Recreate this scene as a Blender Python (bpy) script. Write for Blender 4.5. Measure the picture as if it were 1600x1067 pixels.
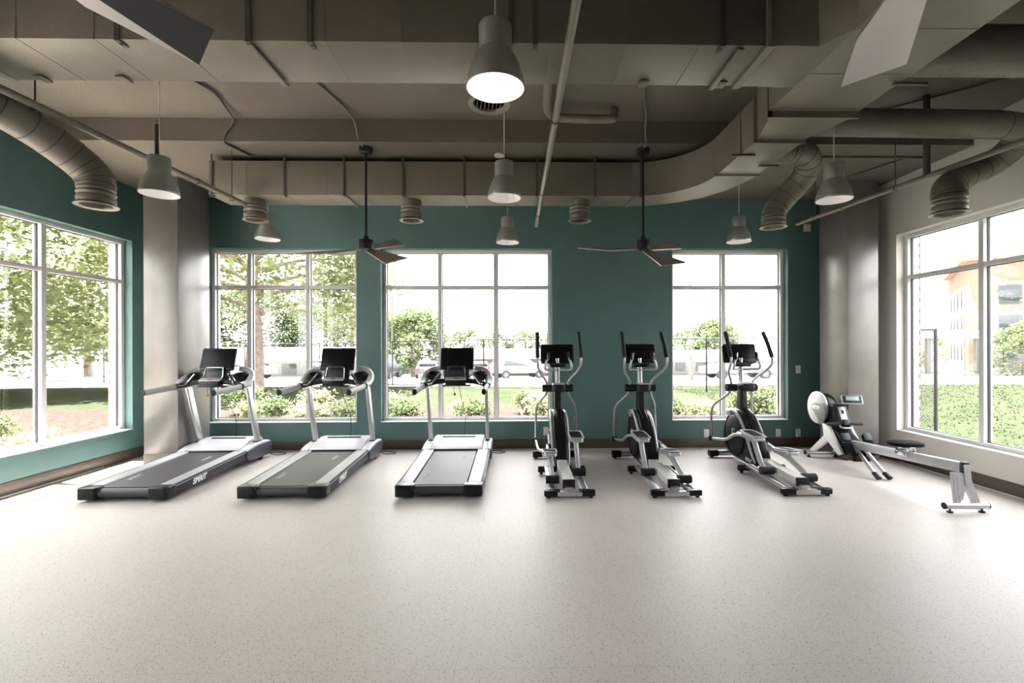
import bpy, bmesh, math, random
from mathutils import Vector, Matrix, Euler
R = math.radians
random.seed(7)
for o in list(bpy.data.objects): bpy.data.objects.remove(o)
scn = bpy.context.scene
COL = scn.collection

# ------------------------------------------------------------------ camera
cam_d = bpy.data.cameras.new('camera'); cam = bpy.data.objects.new('camera', cam_d); COL.objects.link(cam)
cam_d.sensor_fit = 'HORIZONTAL'; cam_d.sensor_width = 36.0
cam_d.lens = 745.0/1600*36
cam_d.shift_x = -21.8/1600; cam_d.shift_y = 5.96/1600
YAW, ROLL = 0.0197, -0.0026
fw = Vector((math.sin(YAW), math.cos(YAW), 0)); rt0 = Vector((math.cos(YAW), -math.sin(YAW), 0)); up0 = Vector((0, 0, 1))
rt = rt0*math.cos(ROLL)+up0*math.sin(ROLL); up = up0*math.cos(ROLL)-rt0*math.sin(ROLL)
m = Matrix((rt, up, -fw)).transposed().to_4x4(); m.translation = Vector((0, 0, 1.6))
cam.matrix_world = m
cam_d.clip_end = 400; cam_d.clip_start = 0.05
scn.camera = cam

# ------------------------------------------------------------------ exposure, sky, sun
vs = scn.view_settings
vs.view_transform = 'Standard'; vs.look = 'None'; vs.gamma = 1.0; vs.use_curve_mapping = False
vs.exposure = 0.2
W = bpy.data.worlds.new('sky'); scn.world = W; W.use_nodes = True
wn = W.node_tree.nodes; wl = W.node_tree.links; wn.clear()
wo = wn.new('ShaderNodeOutputWorld'); wb = wn.new('ShaderNodeBackground')
wb.inputs['Strength'].default_value = 9.5
wtc = wn.new('ShaderNodeTexCoord'); wno = wn.new('ShaderNodeTexNoise'); wno.inputs['Scale'].default_value = 2.0
wr = wn.new('ShaderNodeValToRGB'); wr.color_ramp.elements[0].color = (0.96, 0.95, 0.97, 1); wr.color_ramp.elements[1].color = (1, 0.965, 0.95, 1)
wl.new(wtc.outputs['Generated'], wno.inputs['Vector']); wl.new(wno.outputs['Fac'], wr.inputs['Fac'])
wl.new(wr.outputs['Color'], wb.inputs['Color']); wl.new(wb.outputs['Background'], wo.inputs['Surface'])
sun_d = bpy.data.lights.new('sun', 'SUN'); sun_d.energy = 85; sun_d.angle = R(0.6); sun_d.color = (1, 0.96, 0.9)
sun = bpy.data.objects.new('sun', sun_d); COL.objects.link(sun)
sdir = Vector((math.cos(R(76)), -0.06, -math.sin(R(76))))     # travels towards +X, steeply down
sun.rotation_euler = sdir.to_track_quat('-Z', 'Y').to_euler(); sun.location = (-20, 5, 30)

# ------------------------------------------------------------------ materials
def rgb(*c):
    def f(v):
        v /= 255.0
        return v/12.92 if v <= 0.04045 else ((v+0.055)/1.055)**2.4
    return tuple(f(v) for v in c)+(1,)
MATS = {}
def mat(name, col, rough=0.5, metal=0.0, var=0.0, scale=20.0, bump=0.0, bscale=None, spec=0.5, emit=None, coat=0.0, col2=None, detail=4.0, stretch=None, transl=0.0):
    m = bpy.data.materials.new(name); m.use_nodes = True
    n = m.node_tree.nodes; l = m.node_tree.links
    b = n['Principled BSDF']
    b.inputs['Base Color'].default_value = col; b.inputs['Roughness'].default_value = rough; b.inputs['Metallic'].default_value = metal
    b.inputs['Specular IOR Level'].default_value = spec
    if coat: b.inputs['Coat Weight'].default_value = coat
    if emit: b.inputs['Emission Color'].default_value = emit[0]; b.inputs['Emission Strength'].default_value = emit[1]
    tc = n.new('ShaderNodeTexCoord'); vec = tc.outputs['Object']
    if stretch:
        mp = n.new('ShaderNodeMapping'); mp.inputs['Scale'].default_value = stretch; l.new(vec, mp.inputs['Vector']); vec = mp.outputs['Vector']
    if var or col2:
        no = n.new('ShaderNodeTexNoise'); no.inputs['Scale'].default_value = scale; no.inputs['Detail'].default_value = detail
        l.new(vec, no.inputs['Vector'])
        rp = n.new('ShaderNodeValToRGB'); rp.color_ramp.elements[0].position = 0.3; rp.color_ramp.elements[1].position = 0.7
        if col2: rp.color_ramp.elements[0].color = col2; rp.color_ramp.elements[1].color = col
        else:
            rp.color_ramp.elements[0].color = tuple(c*(1-var) for c in col[:3])+(1,)
            rp.color_ramp.elements[1].color = tuple(min(1, c*(1+var)) for c in col[:3])+(1,)
        l.new(no.outputs['Fac'], rp.inputs['Fac']); l.new(rp.outputs['Color'], b.inputs['Base Color'])
    if bump:
        nb = n.new('ShaderNodeTexNoise'); nb.inputs['Scale'].default_value = bscale or scale*4; nb.inputs['Detail'].default_value = 3
        l.new(vec, nb.inputs['Vector'])
        bp = n.new('ShaderNodeBump'); bp.inputs['Strength'].default_value = bump; bp.inputs['Distance'].default_value = 0.01
        l.new(nb.outputs['Fac'], bp.inputs['Height']); l.new(bp.outputs['Normal'], b.inputs['Normal'])
    if transl:
        tr = n.new('ShaderNodeBsdfTranslucent'); mx = n.new('ShaderNodeMixShader'); mx.inputs[0].default_value = transl
        if var or col2: l.new(rp.outputs['Color'], tr.inputs['Color'])
        else: tr.inputs['Color'].default_value = col
        out = n['Material Output']; l.new(b.outputs[0], mx.inputs[1]); l.new(tr.outputs[0], mx.inputs[2]); l.new(mx.outputs[0], out.inputs['Surface'])
    MATS[name] = m
    return m
TEAL = mat('teal_wall_paint', (0.090, 0.170, 0.165, 1), 0.5, var=0.05, scale=3, bump=0.12, bscale=180)
WHITEWALL = mat('off_white_wall_paint', (0.76, 0.72, 0.67, 1), 0.55, var=0.03, scale=2, bump=0.12, bscale=180)
TAUPE = mat('taupe_ceiling_paint', (0.125, 0.108, 0.088, 1), 0.6, var=0.10, scale=1.5, bump=0.25, bscale=60)
DUCT = mat('taupe_duct_paint', (0.168, 0.147, 0.122, 1), 0.45, var=0.06, scale=4, bump=0.12, bscale=90)
DARKSTEEL = mat('dark_grey_pipe_paint', (0.075, 0.067, 0.06, 1), 0.5)
PIPE = mat('taupe_pipe_paint', (0.20, 0.175, 0.15, 1), 0.42, metal=0.2, var=0.1, scale=10)
COLUMN = mat('burnished_grey_column', (0.20, 0.186, 0.178, 1), 0.33, metal=0.25, var=0.16, scale=2.2, bump=0.12, bscale=30, detail=8)
COLBASE = mat('column_base_strip', (0.22, 0.19, 0.155, 1), 0.4)
BASEB = mat('brown_vinyl_base', (0.085, 0.062, 0.048, 1), 0.38, var=0.08, scale=5)
FRAME = mat('white_aluminium', (0.74, 0.735, 0.74, 1), 0.4)
GASKET = mat('black_gasket', (0.02, 0.02, 0.03, 1), 0.5)
SILL = mat('white_sill', (0.80, 0.80, 0.80, 1), 0.35)
LAMPM = mat('brushed_aluminium_shade', (0.56, 0.58, 0.565, 1), 0.34, metal=0.7, var=0.05, scale=30, stretch=(1, 1, 12))
LAMPIN = mat('white_enamel_inside', (0.90, 0.88, 0.87, 1), 0.4, emit=((1, 0.95, 0.9, 1), 0.08))  # slight emission added, standing in for light caught inside the shade
CORD = mat('white_cord', (0.7, 0.68, 0.64, 1), 0.5)
BLACK = mat('black_metal', (0.012, 0.012, 0.013, 1), 0.42, spec=0.25)
BLACKP = mat('black_plastic', (0.018, 0.018, 0.021, 1), 0.4, spec=0.25, bump=0.08, bscale=300)
GLOSSB = mat('gloss_black_plastic', (0.010, 0.010, 0.012, 1), 0.28, spec=0.25)
RUBBER = mat('black_rubber_grip', (0.025, 0.023, 0.024, 1), 0.6, spec=0.25, bump=0.2, bscale=400)
SILVER = mat('silver_painted_steel', (0.56, 0.56, 0.57, 1), 0.32, metal=0.65, var=0.03, scale=12)
SILVERP = mat('silver_plastic', (0.52, 0.52, 0.55, 1), 0.36, metal=0.25, var=0.02, scale=8)
WHITEP = mat('pale_grey_plastic', (0.74, 0.73, 0.72, 1), 0.38)
GRIPM = mat('warm_grey_grip_foam', (0.36, 0.34, 0.35, 1), 0.55, bump=0.1, bscale=300)
HOODM = mat('light_grey_hood_plastic', (0.60, 0.59, 0.64, 1), 0.33, var=0.02, scale=6)
HOODD = mat('slate_grey_hood_side', (0.075, 0.08, 0.105, 1), 0.32)
SLATE = mat('slate_plastic', (0.035, 0.045, 0.058, 1), 0.4, spec=0.3)
RAILM = mat('foot_rail_ribbed', (0.56, 0.55, 0.575, 1), 0.4, metal=0.3, var=0.03, scale=60)
RAILSIDE = mat('dark_rail_side', (0.030, 0.031, 0.042, 1), 0.45, spec=0.3)
CHROME = mat('chrome', (0.80, 0.80, 0.81, 1), 0.14, metal=1.0)
SCREEN = mat('dark_glass_screen', (0.008, 0.007, 0.009, 1), 0.3, spec=0.12)
LCD = mat('pale_lcd', (0.50, 0.62, 0.60, 1), 0.25)
RED = mat('red_plastic', (0.55, 0.02, 0.015, 1), 0.4)
DECAL = mat('white_lettering', (0.85, 0.85, 0.86, 1), 0.45)
GREYDECAL = mat('grey_lettering', (0.50, 0.50, 0.52, 1), 0.5)
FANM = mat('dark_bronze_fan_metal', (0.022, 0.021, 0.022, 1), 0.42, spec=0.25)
FANLT = mat('satin_nickel_fan_blade', (0.50, 0.47, 0.45, 1), 0.34, metal=0.75)
PLATE = mat('white_plastic_plate', (0.75, 0.74, 0.72, 1), 0.35)
PADM = mat('black_vinyl_pad', (0.010, 0.010, 0.013, 1), 0.75, spec=0.08, bump=0.1, bscale=200)
BELT = mat('grey_running_belt', (0.036, 0.034, 0.039, 1), 0.5, spec=0.55, var=0.05, scale=150, bump=0.12, bscale=500)
# exterior
BRICK = mat('dark_brick', (0.16, 0.10, 0.08, 1), 0.8, spec=0.0)
MULCHL = mat('pale_sun_bounce_mulch', (0.62, 0.54, 0.48, 1), 0.9, spec=0.0, col2=(0.42, 0.36, 0.31, 1), scale=9, bump=0.6, bscale=30, detail=8)  # mulch colour raised so the left bed bounces sun up to the ceiling
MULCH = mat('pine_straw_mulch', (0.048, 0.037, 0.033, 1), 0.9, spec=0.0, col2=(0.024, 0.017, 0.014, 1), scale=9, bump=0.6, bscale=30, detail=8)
ASPH = mat('pale_concrete_lot', (0.22, 0.21, 0.205, 1), 0.85, spec=0.0, var=0.06, scale=3)
BARK = mat('tree_bark', (0.24, 0.19, 0.165, 1), 0.9, spec=0.0, var=0.3, scale=8, bump=0.5, bscale=40)
LEAFA = mat('yellow_green_leaf', (0.31, 0.33, 0.18, 1), 0.6, spec=0.0, col2=(0.24, 0.27, 0.135, 1), scale=1.4, transl=0.5)
LEAFB = mat('mid_green_leaf', (0.12, 0.145, 0.075, 1), 0.6, spec=0.0, col2=(0.08, 0.105, 0.052, 1), scale=1.0, transl=0.5)
LEAFC = mat('soft_green_leaf', (0.130, 0.155, 0.080, 1), 0.6, spec=0.0, col2=(0.090, 0.112, 0.055, 1), scale=0.7, transl=0.5)
FLOWER = mat('pale_pink_flower', (0.22, 0.10, 0.09, 1), 0.7, spec=0.0)
FENCE = mat('black_fence_paint', (0.03, 0.03, 0.035, 1), 0.5)
CARS = mat('silver_car_paint', (0.10, 0.105, 0.115, 1), 0.3, metal=0.5); CARW = mat('white_car_paint', (0.17, 0.17, 0.17, 1), 0.3)
CARD = mat('dark_grey_car_paint', (0.03, 0.03, 0.033, 1), 0.3, metal=0.4); CARG = mat('car_glass', (0.03, 0.035, 0.04, 1), 0.08)
TYRE = mat('tyre_rubber', (0.02, 0.02, 0.02, 1), 0.8); TAIL = mat('tail_light_red', (0.4, 0.02, 0.02, 1), 0.3)
ROOFW = mat('white_roof_band', (0.66, 0.65, 0.63, 1), 0.6, spec=0.0); WALLB = mat('brown_brick_far', (0.07, 0.05, 0.045, 1), 0.8, spec=0.0, var=0.1, scale=3)
ORANGE = mat('orange_brick_far', (0.22, 0.12, 0.09, 1), 0.8, spec=0.0, var=0.05, scale=2); PALEB = mat('pale_panel_far', (0.14, 0.135, 0.13, 1), 0.7, spec=0.0)
BOLL = mat('bollard_stone', (0.08, 0.055, 0.05, 1), 0.8, spec=0.0)

def grass_mat():
    m = mat('mown_grass', (0.032, 0.037, 0.023, 1), 0.9, spec=0.0, col2=(0.021, 0.026, 0.0145, 1), scale=1.2, bump=0.8, bscale=25, detail=10)
    return m
GRASS = grass_mat()
GRASSB = mat('grass_blade', (0.056, 0.064, 0.042, 1), 0.9, spec=0.0, col2=(0.040, 0.048, 0.028, 1), scale=1.2, transl=0.5)
def floor_mat():
    m = bpy.data.materials.new('speckled_rubber_floor'); m.use_nodes = True
    n = m.node_tree.nodes; l = m.node_tree.links; b = n['Principled BSDF']
    tc = n.new('ShaderNodeTexCoord')
    no = n.new('ShaderNodeTexNoise'); no.inputs['Scale'].default_value = 1.1; no.inputs['Detail'].default_value = 6; l.new(tc.outputs['Object'], no.inputs['Vector'])
    rp = n.new('ShaderNodeValToRGB'); rp.color_ramp.elements[0].color = (0.60, 0.54, 0.525, 1); rp.color_ramp.elements[1].color = (0.655, 0.59, 0.572, 1)
    rp.color_ramp.elements[0].position = 0.3; rp.color_ramp.elements[1].position = 0.7
    l.new(no.outputs['Fac'], rp.inputs['Fac'])
    # fine granules: light and dark
    v = n.new('ShaderNodeTexVoronoi'); v.inputs['Scale'].default_value = 165; l.new(tc.outputs['Object'], v.inputs['Vector'])
    sp = n.new('ShaderNodeSeparateColor'); l.new(v.outputs['Color'], sp.inputs['Color'])
    def step(sock, lo, hi):
        mr = n.new('ShaderNodeMapRange'); mr.inputs['From Min'].default_value = lo; mr.inputs['From Max'].default_value = hi; l.new(sock, mr.inputs['Value']); return mr.outputs['Result']
    li = step(sp.outputs[0], 0.86, 0.90); dk = step(sp.outputs[1], 0.88, 0.92)
    near = step(v.outputs['Distance'], 0.55, 0.35)
    m1 = n.new('ShaderNodeMath'); m1.operation = 'MULTIPLY'; l.new(li, m1.inputs[0]); l.new(near, m1.inputs[1])
    m2 = n.new('ShaderNodeMath'); m2.operation = 'MULTIPLY'; l.new(dk, m2.inputs[0]); l.new(near, m2.inputs[1])
    a = n.new('ShaderNodeMix'); a.data_type = 'RGBA'; a.inputs['B'].default_value = (0.74, 0.70, 0.66, 1); l.new(m1.outputs[0], a.inputs['Factor']); l.new(rp.outputs['Color'], a.inputs['A'])
    c = n.new('ShaderNodeMix'); c.data_type = 'RGBA'; c.inputs['B'].default_value = (0.20, 0.165, 0.14, 1); l.new(m2.outputs[0], c.inputs['Factor']); l.new(a.outputs['Result'], c.inputs['A'])
    # tile seams every 1.2 m, very faint
    sx = n.new('ShaderNodeSeparateXYZ'); l.new(tc.outputs['Object'], sx.inputs[0])
    seams = []
    for k, per, off in ((0, 1.22, 0.33), (1, 1.22, 0.1)):
        ad = n.new('ShaderNodeMath'); ad.operation = 'ADD'; ad.inputs[1].default_value = 50+off; l.new(sx.outputs[k], ad.inputs[0])
        md = n.new('ShaderNodeMath'); md.operation = 'MODULO'; md.inputs[1].default_value = per; l.new(ad.outputs[0], md.inputs[0])
        lt = n.new('ShaderNodeMath'); lt.operation = 'LESS_THAN'; lt.inputs[1].default_value = 0.004; l.new(md.outputs[0], lt.inputs[0]); seams.append(lt.outputs[0])
    mxs = n.new('ShaderNodeMath'); mxs.operation = 'MAXIMUM'; l.new(seams[0], mxs.inputs[0]); l.new(seams[1], mxs.inputs[1])
    sc = n.new('ShaderNodeMath'); sc.operation = 'MULTIPLY'; sc.inputs[1].default_value = 0.30; l.new(mxs.outputs[0], sc.inputs[0])
    d = n.new('ShaderNodeMix'); d.data_type = 'RGBA'; d.inputs['B'].default_value = (0.36, 0.30, 0.27, 1); l.new(sc.outputs[0], d.inputs['Factor']); l.new(c.outputs['Result'], d.inputs['A'])
    l.new(d.outputs['Result'], b.inputs['Base Color'])
    b.inputs['Roughness'].default_value = 0.45; b.inputs['Specular IOR Level'].default_value = 0.5
    nb = n.new('ShaderNodeTexNoise'); nb.inputs['Scale'].default_value = 220; l.new(tc.outputs['Object'], nb.inputs['Vector'])
    bp = n.new('ShaderNodeBump'); bp.inputs['Strength'].default_value = 0.15; bp.inputs['Distance'].default_value = 0.004; l.new(nb.outputs['Fac'], bp.inputs['Height']); l.new(bp.outputs['Normal'], b.inputs['Normal'])
    return m
FLOOR = floor_mat()
def glass_mat():
    m = bpy.data.materials.new('window_glass'); m.use_nodes = True
    n = m.node_tree.nodes; l = m.node_tree.links; n.remove(n['Principled BSDF'])
    t = n.new('ShaderNodeBsdfTransparent'); t.inputs['Color'].default_value = (0.93, 0.95, 0.94, 1)
    g = n.new('ShaderNodeBsdfGlossy'); g.inputs['Roughness'].default_value = 0.02; g.inputs['Color'].default_value = (0.9, 0.9, 0.9, 1)
    lw = n.new('ShaderNodeLayerWeight'); lw.inputs['Blend'].default_value = 0.5
    pw = n.new('ShaderNodeMath'); pw.operation = 'POWER'; pw.inputs[1].default_value = 4.0; l.new(lw.outputs['Facing'], pw.inputs[0])
    f = n.new('ShaderNodeMath'); f.operation = 'MULTIPLY_ADD'; f.inputs[1].default_value = 0.6; f.inputs[2].default_value = 0.03; l.new(pw.outputs[0], f.inputs[0])
    mx = n.new('ShaderNodeMixShader'); l.new(f.outputs[0], mx.inputs[0]); l.new(t.outputs[0], mx.inputs[1]); l.new(g.outputs[0], mx.inputs[2])
    l.new(mx.outputs[0], n['Material Output'].inputs['Surface'])
    return m
GLASS = glass_mat()
def brick_mat():
    m = bpy.data.materials.new('brick_veneer'); m.use_nodes = True
    n = m.node_tree.nodes; l = m.node_tree.links; b = n['Principled BSDF']; b.inputs['Roughness'].default_value = 0.85
    tc = n.new('ShaderNodeTexCoord'); sx = n.new('ShaderNodeSeparateXYZ'); l.new(tc.outputs['Object'], sx.inputs[0])
    ad = n.new('ShaderNodeMath'); ad.operation = 'ADD'; l.new(sx.outputs[0], ad.inputs[0]); l.new(sx.outputs[1], ad.inputs[1])
    cb = n.new('ShaderNodeCombineXYZ'); l.new(ad.outputs[0], cb.inputs[0]); l.new(sx.outputs[2], cb.inputs[1])
    br = n.new('ShaderNodeTexBrick'); br.inputs['Scale'].default_value = 1.0; br.inputs['Brick Width'].default_value = 0.22; br.inputs['Row Height'].default_value = 0.075; br.inputs['Mortar Size'].default_value = 0.008
    br.inputs['Color1'].default_value = (0.20, 0.13, 0.11, 1); br.inputs['Color2'].default_value = (0.13, 0.085, 0.07, 1); br.inputs['Mortar'].default_value = (0.35, 0.33, 0.3, 1)
    l.new(cb.outputs[0], br.inputs['Vector']); l.new(br.outputs['Color'], b.inputs['Base Color'])
    return m
BRICKV = brick_mat()

# ------------------------------------------------------------------ mesh helpers
class MB:
    """collects shapes into one mesh"""
    def __init__(s): s.bm = bmesh.new(); s.mats = []
    def _mi(s, m):
        if m is None: return 0
        if m not in s.mats: s.mats.append(m)
        return s.mats.index(m)
    def _add(s, tmp, m, M=None):
        mi = s._mi(m)
        if M is not None: bmesh.ops.transform(tmp, matrix=M, verts=tmp.verts)
        vm = {v: s.bm.verts.new(v.co) for v in tmp.verts}
        for f in tmp.faces:
            try:
                nf = s.bm.faces.new([vm[v] for v in f.verts]); nf.material_index = mi; nf.smooth = True
            except ValueError: pass
        tmp.free(); return s
    def box(s, c, d, rot=(0, 0, 0), bev=0.0, seg=2, m=None):
        t = bmesh.new(); bmesh.ops.create_cube(t, size=1)
        bmesh.ops.scale(t, vec=Vector(d), verts=t.verts)
        if bev: bmesh.ops.bevel(t, geom=t.edges[:], offset=min(bev, min(d)*0.49), segments=seg, profile=0.5, affect='EDGES')
        M = Matrix.Translation(Vector(c)) @ Euler(rot).to_matrix().to_4x4()
        return s._add(t, m, M)
    def bb(s, x0, x1, y0, y1, z0, z1, bev=0.0, m=None):
        return s.box(((x0+x1)/2, (y0+y1)/2, (z0+z1)/2), (abs(x1-x0), abs(y1-y0), abs(z1-z0)), bev=bev, m=m)
    def prism(s, poly, a0, a1, axis='x', bev=0.0, seg=2, m=None, M=None):
        """extrude a 2D polygon along an axis. axis x: poly=(y,z); y: (x,z); z: (x,y)"""
        t = bmesh.new()
        def P(u, v, a): return {'x': (a, u, v), 'y': (u, a, v), 'z': (u, v, a)}[axis]
        lo = [t.verts.new(P(u, v, a0)) for u, v in poly]; hi = [t.verts.new(P(u, v, a1)) for u, v in poly]
        t.faces.new(lo); t.faces.new(hi[::-1]); n = len(poly)
        for i in range(n): t.faces.new([lo[i], hi[i], hi[(i+1) % n], lo[(i+1) % n]])
        bmesh.ops.recalc_face_normals(t, faces=t.faces)
        if bev: bmesh.ops.bevel(t, geom=t.edges[:], offset=bev, segments=seg, profile=0.5, affect='EDGES', clamp_overlap=True)
        return s._add(t, m, M)
    def tube(s, pts, r, n=12, smooth=0, ry=None, caps=True, m=None):
        """round (or flattened) tube along a path; smooth = subdivisions per span; r a number or a list"""
        pts = [Vector(p) for p in pts]
        rs = list(r) if isinstance(r, (list, tuple)) else [r]*len(pts)
        if smooth and len(pts) > 2:
            q = []; qr = []
            for i in range(len(pts)-1):
                p0 = pts[max(i-1, 0)]; p1 = pts[i]; p2 = pts[i+1]; p3 = pts[min(i+2, len(pts)-1)]
                for k in range(smooth):
                    t = k/smooth
                    q.append(0.5*((2*p1)+(-p0+p2)*t+(2*p0-5*p1+4*p2-p3)*t*t+(-p0+3*p1-3*p2+p3)*t**3))
                    qr.append(rs[i]*(1-t)+rs[i+1]*t)
            q.append(pts[-1]); qr.append(rs[-1]); pts, rs = q, qr
        t = bmesh.new(); rings = []; nv = None
        for i, p in enumerate(pts):
            d = (pts[min(i+1, len(pts)-1)]-pts[max(i-1, 0)]).normalized()
            if nv is None:
                a = Vector((0, 0, 1)) if abs(d.z) < 0.9 else Vector((1, 0, 0)); nv = (a-d*a.dot(d)).normalized()
            else: nv = (nv-d*nv.dot(d)).normalized()
            bv = d.cross(nv)
            rr = rs[i]; k = (ry/rs[0]) if ry else 1
            rings.append([t.verts.new(p+nv*rr*k*math.sin(2*math.pi*j/n)+bv*rr*math.cos(2*math.pi*j/n)) for j in range(n)])
        for a, b in zip(rings, rings[1:]):
            for j in range(n): t.faces.new([a[j], a[(j+1) % n], b[(j+1) % n], b[j]])
        if caps: t.faces.new(rings[0][::-1]); t.faces.new(rings[-1])
        bmesh.ops.recalc_face_normals(t, faces=t.faces)
        return s._add(t, m)
    def cyl(s, a, b, r, n=20, m=None): return s.tube([a, b], r, n=n, m=m)
    def lathe(s, prof, n=28, M=None, m=None, closed=False):
        """prof = (radius, z) list revolved about z"""
        t = bmesh.new(); rings = []
        for r, z in prof:
            if r < 1e-6: rings.append([t.verts.new((0, 0, z))])
            else: rings.append([t.verts.new((r*math.cos(2*math.pi*j/n), r*math.sin(2*math.pi*j/n), z)) for j in range(n)])
        pr_ = list(zip(rings, rings[1:]))
        if closed: pr_.append((rings[-1], rings[0]))
        for a, b in pr_:
            if len(a) == 1 and len(b) == 1: continue
            for j in range(n):
                k = (j+1) % n
                if len(a) == 1: t.faces.new([a[0], b[k], b[j]])
                elif len(b) == 1: t.faces.new([a[j], a[k], b[0]])
                else: t.faces.new([a[j], a[k], b[k], b[j]])
        bmesh.ops.recalc_face_normals(t, faces=t.faces)
        return s._add(t, m, M)
    def quad(s, pts, m=None):
        mi = s._mi(m)
        f = s.bm.faces.new([s.bm.verts.new(p) for p in pts]); f.material_index = mi; return s
    def build(s, name, material=None, parent=None, loc=None, ang=32):
        me = bpy.data.meshes.new(name); s.bm.to_mesh(me); s.bm.free()
        if s.mats:
            for m in s.mats: me.materials.append(m)
        else: me.materials.append(material)
        try: me.set_sharp_from_angle(angle=R(ang))
        except Exception: pass
        o = bpy.data.objects.new(name, me); COL.objects.link(o)
        if parent: o.parent = parent
        if loc: o.location = loc
        return o
def one(mesh_name, material, parent, fn):
    b = MB(); fn(b); return b.build(mesh_name, material, parent)
def tag(o, label=None, cat=None, group=None, kind=None):
    if label: o['label'] = label
    if cat: o['category'] = cat
    if group: o['group'] = group
    if kind: o['kind'] = kind
    return o
def thing(name, label, cat, loc=(0, 0, 0), rz=0, group=None):
    o = bpy.data.objects.new(name, None); COL.objects.link(o); o.empty_display_size = 0.1
    o.location = loc; o.rotation_euler = (0, 0, rz)
    return tag(o, label, cat, group)
def struct(name, b, material=None, parent=None):
    o = b.build(name, material, parent)
    if not parent: o['kind'] = 'structure'
    return o
def kids(o): return [c for c in COL.objects if c.parent == o]
def copy_tree(o, parent=None):
    c = o.copy(); COL.objects.link(c); c.parent = parent
    for ch in kids(o): copy_tree(ch, c)
    return c
def dup(root, loc, label, rz=None, group=None):
    c = copy_tree(root); c.location = loc
    if rz is not None: c.rotation_euler = (0, 0, rz)
    c['label'] = label
    if group: c['group'] = group
    return c
def text(name, body, size, M, material, parent, shear=0.0, ext=0.0006, bold=0.0):
    cu = bpy.data.curves.new(name, 'FONT'); cu.body = body; cu.size = size; cu.extrude = ext; cu.shear = shear; cu.offset = bold
    cu.align_x = 'CENTER'; cu.align_y = 'CENTER'
    t = bpy.data.objects.new(name, cu); COL.objects.link(t)
    dg = bpy.context.evaluated_depsgraph_get(); me = bpy.data.meshes.new_from_object(t.evaluated_get(dg))
    bpy.data.objects.remove(t); me.name = name
    me.materials.clear(); me.materials.append(material)
    me.transform(M)
    o = bpy.data.objects.new(name, me); COL.objects.link(o)
    if parent: o.parent = parent
    return o
def frameM(o, ex, ey):
    """matrix whose x axis is ex and y axis is ey at o"""
    ex = Vector(ex).normalized(); ey = Vector(ey); ey = (ey-ex*ey.dot(ex)).normalized(); ez = ex.cross(ey)
    M = Matrix((ex, ey, ez)).transposed().to_4x4(); M.translation = Vector(o); return M

# ------------------------------------------------------------------ room
XL, XR, YB, YF = -5.47, 5.22, 7.39, -4.6
ZS, ZC = 3.87, 4.12          # soffit at the back, slab in front of the beam
WT, WS = 3.10, 0.42          # window head and sill
T1, T2 = 0.22, 0.34          # inner wall thickness, outer face of the brick
GY = -0.02
struct('floor', MB().bb(XL-0.3, XR+0.3, YF-0.3, YB+0.3, -0.12, 0.0), FLOOR)
c = MB(); c.bb(XL-0.3, XR+0.3, YF-0.3, 5.34, ZC, ZC+0.2)
struct('ceiling', c, TAUPE)
struct('ceiling', MB().bb(XL-0.3, XR+0.3, 5.34, YB+0.3, ZS, ZC+0.2), TAUPE)
struct('trim_1', MB().bb(XL-0.3, XR+0.3, YF-0.4, YB+0.4, ZC+0.2, ZC+0.5), ROOFW)

def wall_with_holes(name, along, pos, out, lo, hi, z1, holes, m_in, recess=0.12):
    """along: 'x' or 'y' axis the wall runs on; pos: inner face; out: +1/-1 outward direction"""
    inner = MB(); outer = MB()
    def add(b, a0, a1, d0, d1, z0, zz):
        if a1-a0 < 1e-4 or zz-z0 < 1e-4: return
        p0, p1 = sorted((pos+out*d0, pos+out*d1))
        if along == 'x': b.bb(a0, a1, p0, p1, z0, zz)
        else: b.bb(p0, p1, a0, a1, z0, zz)
    for b, d0, d1, dz in ((inner, 0, T1, 0), (outer, T1, T2, 0.0)):
        cur = lo
        for a0, a1 in sorted(holes):
            add(b, cur, a0, d0, d1, 0 if b is inner else -0.3, z1)
            add(b, a0, a1, d0, d1, 0 if b is inner else -0.3, WS-(0.02 if b is outer else 0)); add(b, a0, a1, d0, d1, WT, z1)
            cur = a1
        add(b, cur, hi, d0, d1, 0 if b is inner else -0.3, z1)
    w = struct(name, inner, m_in)
    return w, outer
backw = [(-4.735, -2.462), (-2.089, 0.556), (2.425, 4.251)]
leftw = [(3.72, 6.90), (-0.10, 3.08)]
rightw = [(3.27, 6.45)]
rearw = []
w1, b1 = wall_with_holes('wall_back', 'x', YB, 1, XL-T1, XR+T1, ZC, backw, TEAL)
w2, b2 = wall_with_holes('wall_left', 'y', XL, -1, YF, YB, ZC, leftw, TEAL)
w3, b3 = wall_with_holes('wall_right', 'y', XR, 1, YF, YB, ZC, rightw, WHITEWALL)
w4, b4 = wall_with_holes('wall_front', 'x', YF, -1, XL-T1, XR+T1, ZC, rearw, TEAL)
for i, b in enumerate((b1, b2, b3, b4)): struct('trim_%d' % (i+2), b, BRICKV)

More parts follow.
